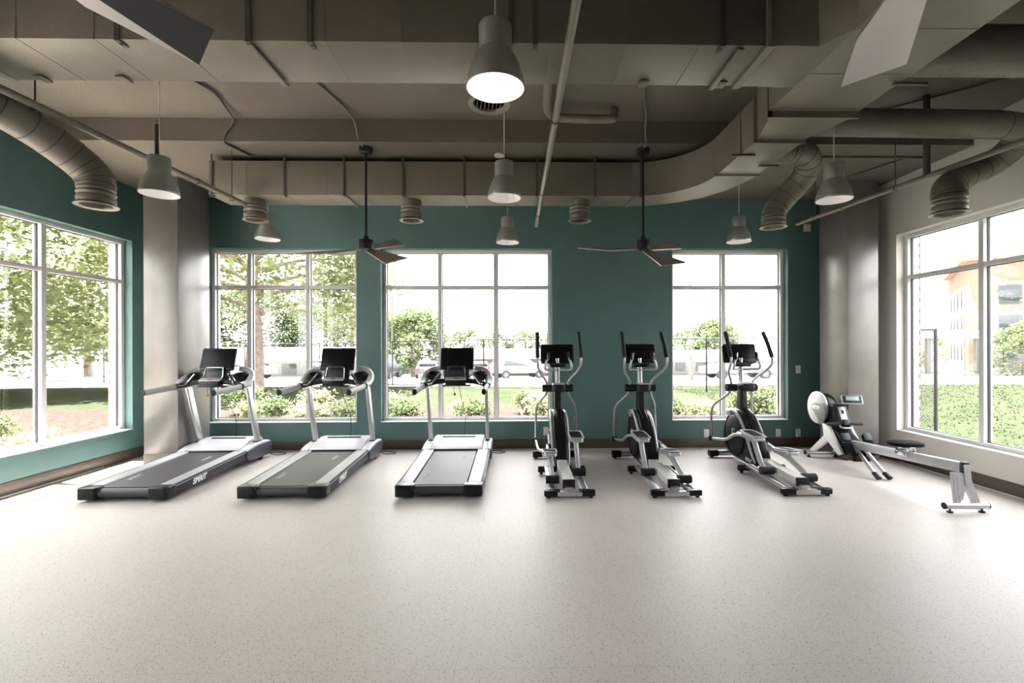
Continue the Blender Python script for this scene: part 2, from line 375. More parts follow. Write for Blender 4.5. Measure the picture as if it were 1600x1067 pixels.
wi = [0]
def window(along, pos, out, a0, a1, mull, tr=2.515):
    """frame recessed 0.12 behind the wall face, with glass, gasket and sill"""
    wi[0] += 1; nm = 'window_%d' % wi[0]
    f = MB(); g = MB(); ga = MB(); s = MB(); rv = MB()
    def add(b, u0, u1, d0, d1, z0, z1, bev=0.0, m=None):
        p0, p1 = sorted((pos+out*d0, pos+out*d1))
        if along == 'x': b.bb(u0, u1, p0, p1, z0, z1, bev=bev, m=m)
        else: b.bb(p0, p1, u0, u1, z0, z1, bev=bev, m=m)
    F = 0.055; d0, d1 = 0.11, 0.215
    add(f, a0, a0+F, d0, d1, WS, WT, 0.004); add(f, a1-F, a1, d0, d1, WS, WT, 0.004)
    add(f, a0+F, a1-F, d0, d1, WS, WS+F, 0.004); add(f, a0+F, a1-F, d0, d1, WT-F, WT, 0.004)
    ed = [a0+F]
    for mu in mull:
        add(f, mu-0.03, mu+0.03, d0, d1, WS+F, WT-F, 0.004); ed += [mu-0.03, mu+0.03]
    ed.append(a1-F)
    for i in range(0, len(ed), 2):
        add(f, ed[i], ed[i+1], d0+0.003, d1-0.003, tr-0.026, tr+0.026, 0.003)
        for z0, z1 in ((WS+F, tr-0.026), (tr+0.026, WT-F)):
            add(g, ed[i], ed[i+1], 0.168, 0.176, z0, z1)
            u0, u1 = ed[i], ed[i+1]
            for q in ((u0, u0+0.009, z0, z1), (u1-0.009, u1, z0, z1), (u0, u1, z0, z0+0.007), (u0, u1, z1-0.007, z1)):
                add(ga, q[0], q[1], 0.158, 0.186, q[2], q[3])
    add(s, a0+0.001, a1-0.001, -0.012, 0.112, WS-0.0, WS+0.012, 0.003)
    fr = struct(nm, f, FRAME)
    g.build('pane', GLASS, fr); ga.build('gasket', GASKET, fr); s.build('sill_board', SILL, fr)
    # light exterior jamb lining
    add(rv, a0-0.0, a0+0.012, 0.216, 0.30, WS, WT); add(rv, a1-0.012, a1, 0.216, 0.30, WS, WT); add(rv, a0, a1, 0.216, 0.30, WT-0.012, WT); add(rv, a0, a1, 0.216, 0.36, WS-0.018, WS+0.002)
    rv.build('jamb_lining', SILL, fr)
    return fr
window('x', YB, 1, *backw[0], [-4.155, -3.255])
window('x', YB, 1, *backw[1], [-1.20, -0.322])
window('x', YB, 1, *backw[2], [3.285])
window('y', XL, -1, *leftw[0], [4.72, 5.745]); window('y', XL, -1, *leftw[1], [0.96, 2.02])
window('y', XR, 1, *rightw[0], [4.36, 5.37])

BH = 0.144
struct('baseboard_back', MB().bb(XL+0.012, XR-0.012, YB-0.012, YB, 0, BH, 0.003), BASEB)
struct('baseboard_left', MB().bb(XL, XL+0.012, YF, YB-0.013, 0, BH, 0.003), BASEB)
struct('baseboard_right', MB().bb(XR-0.012, XR, YF, YB-0.013, 0, BH, 0.003), BASEB)
# shoe strips at the floor (white line under the side baseboards)
struct('trim_6', MB().bb(XR-0.026, XR-0.0125, YF, 6.4, 0, 0.012, 0.003), SILL)
struct('trim_7', MB().bb(XL+0.0125, XL+0.026, YF, 6.4, 0, 0.012, 0.003), SILL)

# columns
def column(x0, x1, y0, y1, label):
    t = thing('structural_column', label, 'column', ((x0+x1)/2, y0, 0))
    cx = (x1-x0)/2; d = y1-y0
    MB().bb(-cx, cx, 0, d, 0.16, ZS, 0.006).build('shaft', COLUMN, t)
    MB().bb(-cx-0.004, cx+0.004, -0.004, d+0.004, 0, 0.16, 0.003).build('base_wrap', COLBASE, t)
    return t
column(-4.984, -4.53, 6.47, 7.13, 'bright square grey column in the left corner, beside the first treadmill')
column(4.557, 4.986, 6.47, 7.08, 'dark square grey column in the right corner, behind the rowing machine')
# concrete beam
bm_ = MB().bb(XL, XR, 5.335, 5.62, ZS-0.002, ZC-0.001); bo = struct('trim_8', bm_, TAUPE)

# ------------------------------------------------------------------ ducts
def seamed_box(b, x0, x1, y0, y1, z0, z1, seams_x=(), seams_y=()):
    b.bb(x0, x1, y0, y1, z0, z1, 0.004)
    for x in seams_x: b.bb(x-0.003, x+0.003, y0-0.002, y1+0.002, z0-0.002, z1)
    for y in seams_y: b.bb(x0-0.002, x1+0.002, y-0.003, y+0.003, z0-0.002, z1)
def strap(parent, x, y, z0, z1, wide=0.03, foot=0.07, yaxis=True, under=None, name='hanger_strap'):
    b = MB(); b.bb(x-wide/2, x+wide/2, y-0.006, y-0.001, z0-0.004, z1)
    b.bb(x-wide/2, x+wide/2, y-0.006, y+foot, z0-0.010, z0-0.0045)
    b.cyl((x, y+0.03, z0-0.018), (x, y+0.03, z0-0.005), 0.008, 8)
    return b.build(name, DARKSTEEL if under is None else under, parent)
ZD = 3.45; ZT = 3.98
t = thing('rectangular_air_duct', 'rectangular taupe duct crossing overhead and curving along the back ceiling', 'duct', (0, 0, 0))
b = MB(); seamed_box(b, XL+0.02, 1.55, 2.92, 3.38, ZD, ZT, [x*0.46-5.3 for x in range(15)])
b.prism([(1.55, 2.92), (1.88, 2.92), (2.0, 2.74), (2.0, 3.40), (1.55, 3.38)], ZD, ZT, 'z', 0.003)
b.build('duct_body', DUCT, t)
b = MB(); b.bb(1.55, 1.60, 2.905, 3.395, ZD-0.014, ZD+0.02); b.bb(1.55, 1.575, 2.902, 2.918, ZD, ZT); b.build('joint_flange', DUCT, t)
for x in (-2.40, -1.62, -1.25, -0.03, 0.12, 1.28): strap(t, x, 2.918, ZD, ZC)
for x in (-3.9, -1.62, 1.4):
    MB().bb(x-0.018, x+0.018, 2.93, 3.40, ZD-0.022, ZD-0.0045, 0.003).build('support_bar', DUCT, t)
for x in (-3.25, -2.7, -0.05, 0.9, 1.45):
    bq = MB().bb(x-0.03, x+0.03, 3.30, 3.385, ZD-0.016, ZD-0.0045, 0.003).build('hanger_strap', DUCT, t)

b = MB(); seamed_box(b, 2.0, 2.72, YF+0.05, 3.74, ZD, ZT, (), [0.4+0.47*k for k in range(8)]); b.build('trunk_section', DUCT, t)
b = MB()
b.prism([(2.02, 3.745), (2.70, 3.745), (2.56, 4.18), (2.13, 4.18)], ZD-0.035, ZT-0.04, 'z', 0.003)
b.build('tapered_section', DUCT, t)
# straight run then quarter elbow then the back run, all 0.43 wide
zb, ztp = ZD-0.055, 3.80
b = MB(); b.bb(2.12, 2.55, 4.185, 5.0, zb, ztp, 0.003)
cxr, cyr, ri, ro = 1.40, 5.0, 0.72, 1.15
inner = [(cxr+ri*math.cos(R(a)), cyr+ri*math.sin(R(a))) for a in range(0, 91, 6)]
outer = [(cxr+ro*math.cos(R(a)), cyr+ro*math.sin(R(a))) for a in range(90, -1, -6)]
b.prism(inner+outer, zb, ztp, 'z'); b.build('elbow_section', DUCT, t)
b = MB(); seamed_box(b, -3.64, 1.40, 5.72, 6.15, zb, ztp, [-3.2+0.47*k for k in range(10)]); b.build('back_run', DUCT, t)
b = MB(); b.bb(1.99, 2.03, 3.735, 3.76, ZD-0.05, ZT); b.bb(2.0, 2.73, 3.735, 3.76, ZD-0.05, ZD+0.001); b.build('joint_flange', DUCT, t)
b = MB(); b.bb(2.105, 2.57, 4.175, 4.19, zb-0.012, zb+0.02); b.bb(2.10, 2.125, 4.175, 4.19, zb-0.012, ztp); b.build('joint_flange', DUCT, t)
MB().bb(2.10, 2.57, 4.99, 5.01, zb-0.014, zb+0.02).build('joint_flange', DUCT, t)
for x in (-3.60, -2.75, -2.05, -1.35, -0.62, 0.25, 0.95, 1.5): strap(t, x, 5.715, zb, ZS, 0.022, 0.05)
for x in (-2.0, -0.6, 1.0, 1.45): MB().box((x-0.03, 5.93, zb-0.012), (0.022, 0.46, 0.014), rot=(0, 0, 0.0), bev=0.003).build('support_bar', DUCT, t)
for y in (4.45,):
    MB().cyl((2.108, y, zb), (2.108, y, ZS), 0.006, 8).build('threaded_rod', PIPE, t)
MB().bb(2.03, 2.25, 4.44, 4.46, zb-0.018, zb-0.004).build('hanger_strap', DARKSTEEL, t)
MB().bb(2.42, 2.62, 4.70, 4.72, zb-0.018, zb-0.004).build('hanger_strap', DARKSTEEL, t)
MB().bb(2.66, 2.90, 3.30, 3.32, ZD-0.02, ZD-0.005).build('hanger_strap', DARKSTEEL, t)

def shadow_rings_on(par, pts, r, n=7, smooth=8, rr=0.003, m=None):
    """thin raised dark bands as painted shadow gaps along a flexible duct"""
    P = [Vector(p) for p in pts]; q = []
    for i in range(len(P)-1):
        p0 = P[max(i-1, 0)]; p1 = P[i]; p2 = P[i+1]; p3 = P[min(i+2, len(P)-1)]
        for k in range(smooth*2):
            t = k/(smooth*2); q.append(0.5*((2*p1)+(-p0+p2)*t+(2*p0-5*p1+4*p2-p3)*t*t+(-p0+3*p1-3*p2+p3)*t**3))
    q.append(P[-1])
    for j in range(n):
        i = int((j+0.5)/n*(len(q)-1)); a, c2 = q[max(0, i-1)], q[min(len(q)-1, i+1)]; d = (c2-a).normalized()
        MB().tube([q[i]-d*0.004, q[i]+d*0.004], r+rr, n=28).build('shadow_ring', DARKSTEEL, par)  # dark rings drawn in place of the shadow gaps between ribs
def diffuser(parent, x, y, z, r=0.135, h=0.16, yaw=0, prefix=''):
    """round collar, flared ring and slatted grille; z = bottom"""
    M = Matrix.Translation((x, y, z))
    prof = [(r*0.88, h), (r*0.96, h*0.82), (r*0.90, h*0.74), (r*1.0, h*0.62), (r*0.92, h*0.5), (r*0.99, h*0.36), (r*0.97, 0.03), (r*0.93, 0.02)]
    MB().lathe(prof, 32, M).build('collar', DUCT, parent)
    ring = [(r*1.0, 0.022), (r*1.12, 0.006), (r*1.10, 0.0), (r*0.84, 0.006), (r*0.80, 0.02), (r*0.84, 0.03)]
    MB().lathe(ring, 32, M, closed=True).build('flared_ring', PIPE, parent)
    b = MB()
    b.lathe([(0, 0.060), (r*0.93, 0.060), (r*0.93, 0.055), (0, 0.055)], 24, M, m=BLACK)
    n = 7
    for i in range(n):
        u = (i-(n-1)/2)/(n/2)*r*0.72; L = math.sqrt(max(0.0, (r*0.80)**2-u*u))
        c_ = Vector((math.cos(yaw)*u, math.sin(yaw)*u, 0.022))
        b.box((x+c_.x, y+c_.y, z+c_.z), (0.004, 2*L, 0.014), rot=(0, 0.3, yaw), m=PIPE)
    b.build('grille', None, parent)
for x, lab in ((-3.208, 'round diffuser below the back duct, beside the small left pendant lamp'), (-1.297, 'round diffuser below the back duct, between the left fan rod and centre pendants'), (0.789, 'round diffuser with grille below the back duct, left of the right fan rod')):
    t = thing('round_air_diffuser', lab, 'air vent', (x, 5.93, 3.14), group='round diffusers under the back duct')
    diffuser(t, 0, 0, 0, 0.130, 0.20)
    MB().lathe([(0.118, 0.19), (0.124, 0.22), (0.118, zb-3.14)], 32).build('neck', DUCT, t)
t = thing('round_air_diffuser', 'large round diffuser partly hidden behind the lit front pendant lamp', 'air vent', (-0.175, 3.14, 3.18))
diffuser(t, 0, 0, 0, 0.125, 0.16, 0.12); MB().lathe([(0.112, 0.15), (0.116, 0.2), (0.112, ZD-3.18)], 32).build('neck', DUCT, t)

def flex(name, label, pts, r, vent, nr, straight=None):
    t = thing(name, label, 'duct', (0, 0, 0))
    b = MB(); b.tube(pts, r, n=28, smooth=8); b.build('flexible_hose', DUCT, t); shadow_rings_on(t, pts, r, nr)
    if straight:
        b = MB(); b.tube(straight, r+0.004, n=32)
        a, c2 = Vector(straight[0]), Vector(straight[-1]); L = (c2-a).length
        # spiral seam
        sp = []; ax = (c2-a).normalized(); u = Vector((0, 0, 1)); v = ax.cross(u).normalized(); N = int(L/0.16*14)
        for i in range(N+1):
            s_ = i/N; th = s_*L/0.16*2*math.pi; sp.append(a+ax*(s_*L)+(u*math.cos(th)+v*math.sin(th))*(r+0.004))
        b.tube(sp, 0.004, n=5); b.build('spiral_pipe', DUCT, t)
    diffuser(t, *vent, r=0.128, h=0.16)
    return t
flex('flexible_air_duct', 'ribbed round duct bending down from the upper left above the left window',
     [(-3.66, 2.0, 3.42), (-3.64, 2.6, 3.36), (-3.60, 3.1, 3.29), (-3.52, 3.5, 3.20), (-3.42, 3.76, 3.06), (-3.355, 3.85, 2.95), (-3.338, 3.86, 2.86)], 0.125, (-3.338, 3.86, 2.713), 13,
     [(-3.68, YF+0.1, 3.46), (-3.66, 2.02, 3.42)])
flex('flexible_air_duct', 'short hooked round duct ending above the third back window',
     [(2.86, 4.92, 3.62), (3.02, 4.95, 3.61), (3.14, 5.06, 3.55), (3.15, 5.18, 3.43), (3.04, 5.28, 3.28), (2.93, 5.31, 3.14), (2.895, 5.31, 3.06)], 0.125, (2.892, 5.31, 2.915), 8,
     [(2.46, 4.92, 3.62), (2.86, 4.92, 3.62)])
flex('flexible_air_duct', 'long round duct bending down above the right wall window',
     [(4.62, 4.52, 3.72), (4.86, 4.54, 3.70), (4.99, 4.66, 3.61), (4.95, 4.82, 3.49), (4.74, 4.86, 3.38), (4.42, 4.72, 3.24), (4.12, 4.46, 3.09), (3.88, 4.20, 2.98), (3.765, 4.075, 2.91), (3.743, 4.05, 2.86)], 0.125, (3.743, 4.05, 2.72), 11,
     [(2.50, 4.52, 3.74), (4.64, 4.52, 3.72)])
t = thing('spiral_air_duct', 'thick spiral duct at the upper right edge crossing behind the trunk duct', 'duct', (0, 0, 0))
b = MB(); b.tube([(2.70, 3.42, 3.74), (5.2, 3.42, 3.74)], 0.168, n=32)
sp = []
for i in range(200): th = i/200*15*2*math.pi; sp.append((2.72+i/200*2.4, 3.42+0.168*math.sin(th), 3.74+0.168*math.cos(th)))
b.tube(sp, 0.004, n=5); b.build('spiral_pipe', DUCT, t)

# ------------------------------------------------------------------ pipes and conduits
def pipe(name, label, pts, r, m_=PIPE, fit=(), smooth=0, hangers=(), end=True):
    t = thing(name, label, 'pipe', pts[0])
    o = Vector(pts[0]); L = [tuple(Vector(p)-o) for p in pts]
    MB().tube(L, r, n=14, smooth=smooth).build('pipe_run', m_, t)
    for p in fit:
        q = Vector(p)-o; d = (Vector(pts[-1])-Vector(pts[0])).normalized()
        MB().tube([q-d*0.02, q+d*0.02], r*1.3, n=14).build('coupling', m_, t)
    for p, zt in hangers:
        q = Vector(p)-o
        b = MB().cyl(q+Vector((0, 0, r)), (q.x, q.y, zt-o.z), 0.005, 8); b.tube([q-Vector((0, 0.012, 0)), q+Vector((0, 0.012, 0))], r*1.25, n=14); b.build('hanger_rod', DARKSTEEL, t)
    return t
pipe('sprinkler_pipe', 'long pale sprinkler pipe running away from the camera at the ceiling centre', [(0.335, -2.0, 3.3), (0.302, 2.26, 3.3), (0.285, 6.78, 3.3)], 0.026, fit=[(0.29, 5.35, 3.3)], hangers=[((0.287, 6.2, 3.3), ZS), ((0.295, 3.6, 3.3), ZC)])
pipe('sprinkler_pipe', 'long pale sprinkler pipe slanting down across the upper left', [(-3.56, -2.0, 3.3), (-3.394, 3.2, 3.3), (-3.25, 5.785, 3.3)], 0.027, fit=[(-3.29, 5.0, 3.3)], hangers=[((-3.41, 3.45, 3.3), ZC), ((-3.27, 5.55, 3.3), ZS)])
pipe('sprinkler_pipe', 'long dark sprinkler pipe slanting across the upper right towards the back wall', [(4.62, -2.0, 3.3), (4.25, 3.9, 3.3), (3.956, 6.65, 3.3)], 0.027, fit=[(4.04, 5.85, 3.3)], hangers=[((4.12, 5.1, 3.3), ZS), ((4.0, 6.3, 3.3), ZS)])
pipe('drain_pipe', 'thick vertical-looking drain pipe with an elbow near the ceiling centre', [(0.285, 3.5, 4.03), (0.31, 4.6, 4.03), (0.33, 4.9, 4.02), (0.42, 5.0, 4.0), (0.62, 5.02, 3.99), (0.98, 5.02, 3.99), (1.04, 5.04, 4.03), (1.05, 5.06, 4.12)], 0.045, smooth=4)
pipe('electrical_conduit', 'dark conduit from the front duct to the left fan mount', [(-1.98, 3.9, 4.10), (-1.90, 4.5, 4.10), (-1.80, 5.05, 4.10), (-1.76, 5.25, 4.04), (-1.75, 5.33, 3.90), (-1.735, 5.44, 3.855)], 0.011, PIPE, smooth=4)
pipe('electrical_conduit', 'dark conduit from the front duct to the right fan mount', [(1.18, 4.2, 4.10), (1.26, 4.7, 4.10), (1.40, 5.1, 4.09), (1.44, 5.28, 4.0), (1.46, 5.33, 3.89), (1.47, 5.44, 3.855)], 0.011, PIPE, smooth=4)
pipe('electrical_conduit', 'dark bent conduit from the left lamp canopy up to the beam and the back duct', [(-3.15, 4.24, 4.09), (-2.98, 4.7, 4.10), (-3.02, 5.0, 4.09), (-3.08, 5.25, 4.05), (-3.2, 5.32, 3.95), (-3.23, 5.36, 3.86), (-3.19, 5.5, 3.85), (-3.15, 5.7, 3.85)], 0.013, DARKSTEEL, smooth=4)
pipe('electrical_conduit', 'thin dark conduit crossing the ceiling right of the elbow duct', [(2.55, 5.66, 3.85), (5.0, 5.66, 3.85)], 0.012, DARKSTEEL)
pipe('electrical_conduit', 'thin dark conduit running diagonally over the upper right ceiling', [(5.15, 3.9, 4.1), (3.6, 5.3, 4.1)], 0.011, DARKSTEEL)
pipe('electrical_conduit', 'thin dark conduit running diagonally behind the right pendant lamp', [(4.7, 5.66, 3.85), (4.15, 7.3, 3.85)], 0.010, DARKSTEEL)
pipe('sprinkler_pipe', 'short vertical pipe drop left of the right wall, meeting the dark sprinkler pipe', [(4.16, 4.75, 3.3), (4.16, 4.75, ZC)], 0.03, DARKSTEEL)
o = MB().lathe([(0, 0.0), (0.055, 0.0), (0.06, 0.012), (0.05, 0.03), (0, 0.03)], 24, Matrix.Translation((-0.2, 5.66, ZS-0.03))).build('smoke_detector', PLATE)
tag(o, 'small white round smoke detector on the ceiling above the middle pendant', 'smoke detector')

# ------------------------------------------------------------------ pendant lamps
def pendant(loc, label, ztop, lit=False, group=None):
    t = thing('pendant_lamp', label, 'lamp', loc, group=group)
    # shade (origin at rim height): outer skin only, opening down
    prof = [(0.150, 0.0), (0.152, 0.004), (0.150, 0.025), (0.143, 0.065), (0.130, 0.105), (0.112, 0.145), (0.094, 0.178), (0.086, 0.190), (0.086, 0.318), (0.082, 0.326), (0.0, 0.328)]
    MB().lathe(prof, 40).build('lamp_shade', LAMPM, t)
    inn = [(0.148, 0.001), (0.146, 0.025), (0.139, 0.063), (0.126, 0.103), (0.108, 0.142), (0.092, 0.168), (0.070, 0.172), (0.0, 0.174)]
    MB().lathe(inn, 40).build('shade_lining', LAMPIN, t)
    MB().lathe([(0.066, 0.150), (0.066, 0.171), (0.0, 0.171)], 24).build('lamp_socket', LAMPIN, t)
    bulbm = BULBON if lit else BULB
    MB().lathe([(0.0, 0.118), (0.03, 0.12), (0.052, 0.132), (0.058, 0.15), (0.055, 0.165)], 24).build('bulb', bulbm, t)
    MB().cyl((0, 0, 0.326), (0, 0, ztop-loc[2]-0.03), 0.0045, 8).build('cord', CORD, t)
    MB().lathe([(0.0, 0.0), (0.058, 0.0), (0.062, 0.008), (0.062, 0.026), (0.0, 0.03)], 24, Matrix.Translation((0, 0, ztop-loc[2]-0.03))).build('canopy', CORD, t)
    return t
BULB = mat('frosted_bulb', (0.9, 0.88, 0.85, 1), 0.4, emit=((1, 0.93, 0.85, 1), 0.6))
BULBON = mat('lit_bulb', (1, 1, 1, 1), 0.4, emit=((1, 0.93, 0.86, 1), 11.0))
ZR = 2.93
LP = [((-0.106, 2.474, ZR), 'large near pendant lamp at the top centre with its bulb shining', ZC, True),
      ((-0.107, 4.319, ZR), 'middle pendant lamp of the centre row, above the second back window', ZC, False),
      ((-0.112, 6.19, ZR), 'small far pendant lamp of the centre row, in front of the back wall', ZS, False),
      ((-3.128, 4.244, ZR), 'left pendant lamp in front of the bright corner column', ZC, False),
      ((-3.236, 6.27, 2.983), 'small pendant lamp at the back left, beside a round diffuser', ZS, False),
      ((2.932, 4.343, ZR), 'right pendant lamp in front of the dark pipe and corner column', ZC, False),
      ((2.884, 6.12, ZR), 'small pendant lamp at the back right, above the third back window', ZS, False)]
for i, (loc, lab, zt, lit) in enumerate(LP): pendant(loc, lab, zt, lit, 'brushed metal pendant lamps')
def lamp_light(loc, e, r=0.04):
    d = bpy.data.lights.new('pendant_bulb_light', 'SPOT'); d.energy = e; d.shadow_soft_size = r; d.color = (1, 0.92, 0.84); d.spot_size = R(140); d.spot_blend = 0.6
    o = bpy.data.objects.new('pendant_bulb_light', d); COL.objects.link(o); o.location = (loc[0], loc[1], loc[2]+0.015); return o
for i, (loc, lab, zt, lit) in enumerate(LP): lamp_light(loc, 22 if lit else 3)
# left lamp has a dark stem piece beside its cord
b = MB().cyl((-3.16, 4.26, ZR+0.33), (-3.16, 4.26, 3.55), 0.017, 12); o = b.build('sprinkler_drop', DARKSTEEL)
tag(o, 'short dark vertical pipe drop with a brass tip just behind the left pendant lamp', 'pipe')
MB().lathe([(0, 0), (0.022, 0.004), (0.022, 0.012), (0.01, 0.03), (0, 0.032)], 16, Matrix.Translation((-3.16, 4.26, 3.55))).build('brass_tip', mat('brass', (0.6, 0.42, 0.18, 1), 0.3, metal=1.0), o)

# ------------------------------------------------------------------ ceiling fans
def blade_mesh(b, ang, m1, m2, zt, z0=0.0, L=0.76, r0=0.05):
    """folded kite blade: narrow at the hub, broad pointed end; crease along the middle"""
    ca, sa = math.cos(ang), math.sin(ang)
    def P(r, w, z): return Vector((ca*r-sa*w, sa*r+ca*w, z0+z))
    up_ = Vector((0, 0, 0.012))
    pts = [P(r0, -0.035, -0.005), P(r0, 0.0, 0.0), P(r0, 0.035, 0.014), P(L*0.50, 0.095, -0.01), P(L, 0.06, 0.0), P(L*0.86, -0.150, zt)]
    t = bmesh.new()
    lo = [t.verts.new(p) for p in pts]; hi = [t.verts.new(p+up_) for p in pts]
    t.faces.new([lo[0], lo[1], lo[4], lo[5]]); t.faces.new([lo[1], lo[2], lo[3], lo[4]])
    t.faces.new([hi[5], hi[4], hi[1], hi[0]]); t.faces.new([hi[4], hi[3], hi[2], hi[1]])
    for i in range(6):
        j = (i+1) % 6; t.faces.new([lo[i], hi[i], hi[j], lo[j]])
    bmesh.ops.recalc_face_normals(t, faces=t.faces)
    b._add(t, FANLT); b.bm.normal_update()
    l1 = b._mi(m1)
    l2 = b._mi(m2)
    for f in b.bm.faces:
        f.smooth = False
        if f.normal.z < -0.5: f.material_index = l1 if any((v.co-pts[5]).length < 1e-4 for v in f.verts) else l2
def fan(loc, ztop, label, a0, group=None, tilt=(0, 0), m1=None, m2=None, zt=-0.045):
    t = thing('ceiling_fan', label, 'fan', loc, group=group)
    MB().lathe([(0, -0.07), (0.05, -0.07), (0.072, -0.06), (0.078, -0.03), (0.078, 0.0), (0, 0)], 28, Matrix.Translation((0, 0, ztop-loc[2]))).build('canopy', FANM, t)
    MB().cyl((0, 0, 0.10), (0, 0, ztop-loc[2]-0.05), 0.0135, 12).build('down_rod', FANM, t)
    MB().lathe([(0, 0.0), (0.05, 0.0), (0.078, 0.004), (0.080, 0.01), (0.080, 0.105), (0.076, 0.112), (0.03, 0.114), (0.03, 0.15), (0.022, 0.16), (0, 0.16)], 32).build('motor_housing', FANM, t)
    for k in range(3):
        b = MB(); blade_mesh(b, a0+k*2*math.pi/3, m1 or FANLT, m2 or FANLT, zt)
        o = b.build('blade', None, t, ang=5); o.location = (0, 0, -0.006); o.rotation_euler = (tilt[0], tilt[1], 0)
    return t
fan((-1.721, 5.50, 2.70), ZS, 'dark ceiling fan on a long rod, left of the centre pendants near the back', R(195), 'ceiling fans over the machines', (0.37, 0))
fan((1.471, 5.50, 2.70), ZS, 'dark ceiling fan on a long rod, right of the centre near the back', R(165), 'ceiling fans over the machines', (0.37, 0))
fan((-1.49, 1.26, 2.77), ZC, 'ceiling fan at the top left, its one blade in the frame painted with shade', R(72), 'ceiling fans over the machines', m1=FANM, zt=0.04)  # wide blade facets take the housing's dark material to stand in for shade
fan((1.24, 1.40, 2.77), ZC, 'ceiling fan at the top right, one pale blade in the frame', R(68), 'ceiling fans over the machines', zt=0.0)

# ------------------------------------------------------------------ wall plates
def plate(name, label, x, z, w, h, holes, cat):
    t = thing(name, label, cat, (x, YB, z))
    MB().box((0, -0.004, 0), (w, 0.008, h), bev=0.003).build('cover_plate', PLATE, t)
    if holes == 'rocker': MB().box((0, -0.010, 0), (w*0.38, 0.008, h*0.55), bev=0.002).build('rocker_switch', PLATE, t)
    if holes == 'outlet':
        for s_ in (-1, 1):
            b = MB(); b.box((0, -0.009, s_*h*0.2), (w*0.5, 0.004, h*0.28), bev=0.002, m=PLATE)
            for q in (-1, 1): b.box((q*0.007, -0.0115, s_*h*0.2), (0.003, 0.002, 0.012), m=BLACK)
            b.build('socket', None, t)
    return t
plate('wall_box', 'blank square white plate high on the teal wall above the right window', 4.559, 3.43, 0.115, 0.115, None, 'wall plate')
plate('light_switch', 'white light switch on the teal wall right of the third back window', 4.411, 1.212, 0.078, 0.125, 'rocker', 'switch')
plate('wall_outlet', 'white outlet low on the teal wall below the right window, left one of the pair', 4.094, 0.22, 0.078, 0.125, 'outlet', 'outlet')
plate('wall_outlet', 'white outlet low on the teal wall beside the dark column, right one of the pair', 4.408, 0.22, 0.078, 0.125, 'outlet', 'outlet')
plate('wall_outlet', 'white outlet low on the teal wall just left of the first elliptical', 0.452, 0.27, 0.078, 0.125, 'outlet', 'outlet')
plate('wall_outlet', 'white outlet low on the teal wall behind the third elliptical', 2.96, 0.22, 0.078, 0.125, 'outlet', 'outlet')
plate('wall_outlet', 'white outlet low on the teal wall between the third elliptical and the paired outlets', 3.28, 0.22, 0.078, 0.125, 'outlet', 'outlet')
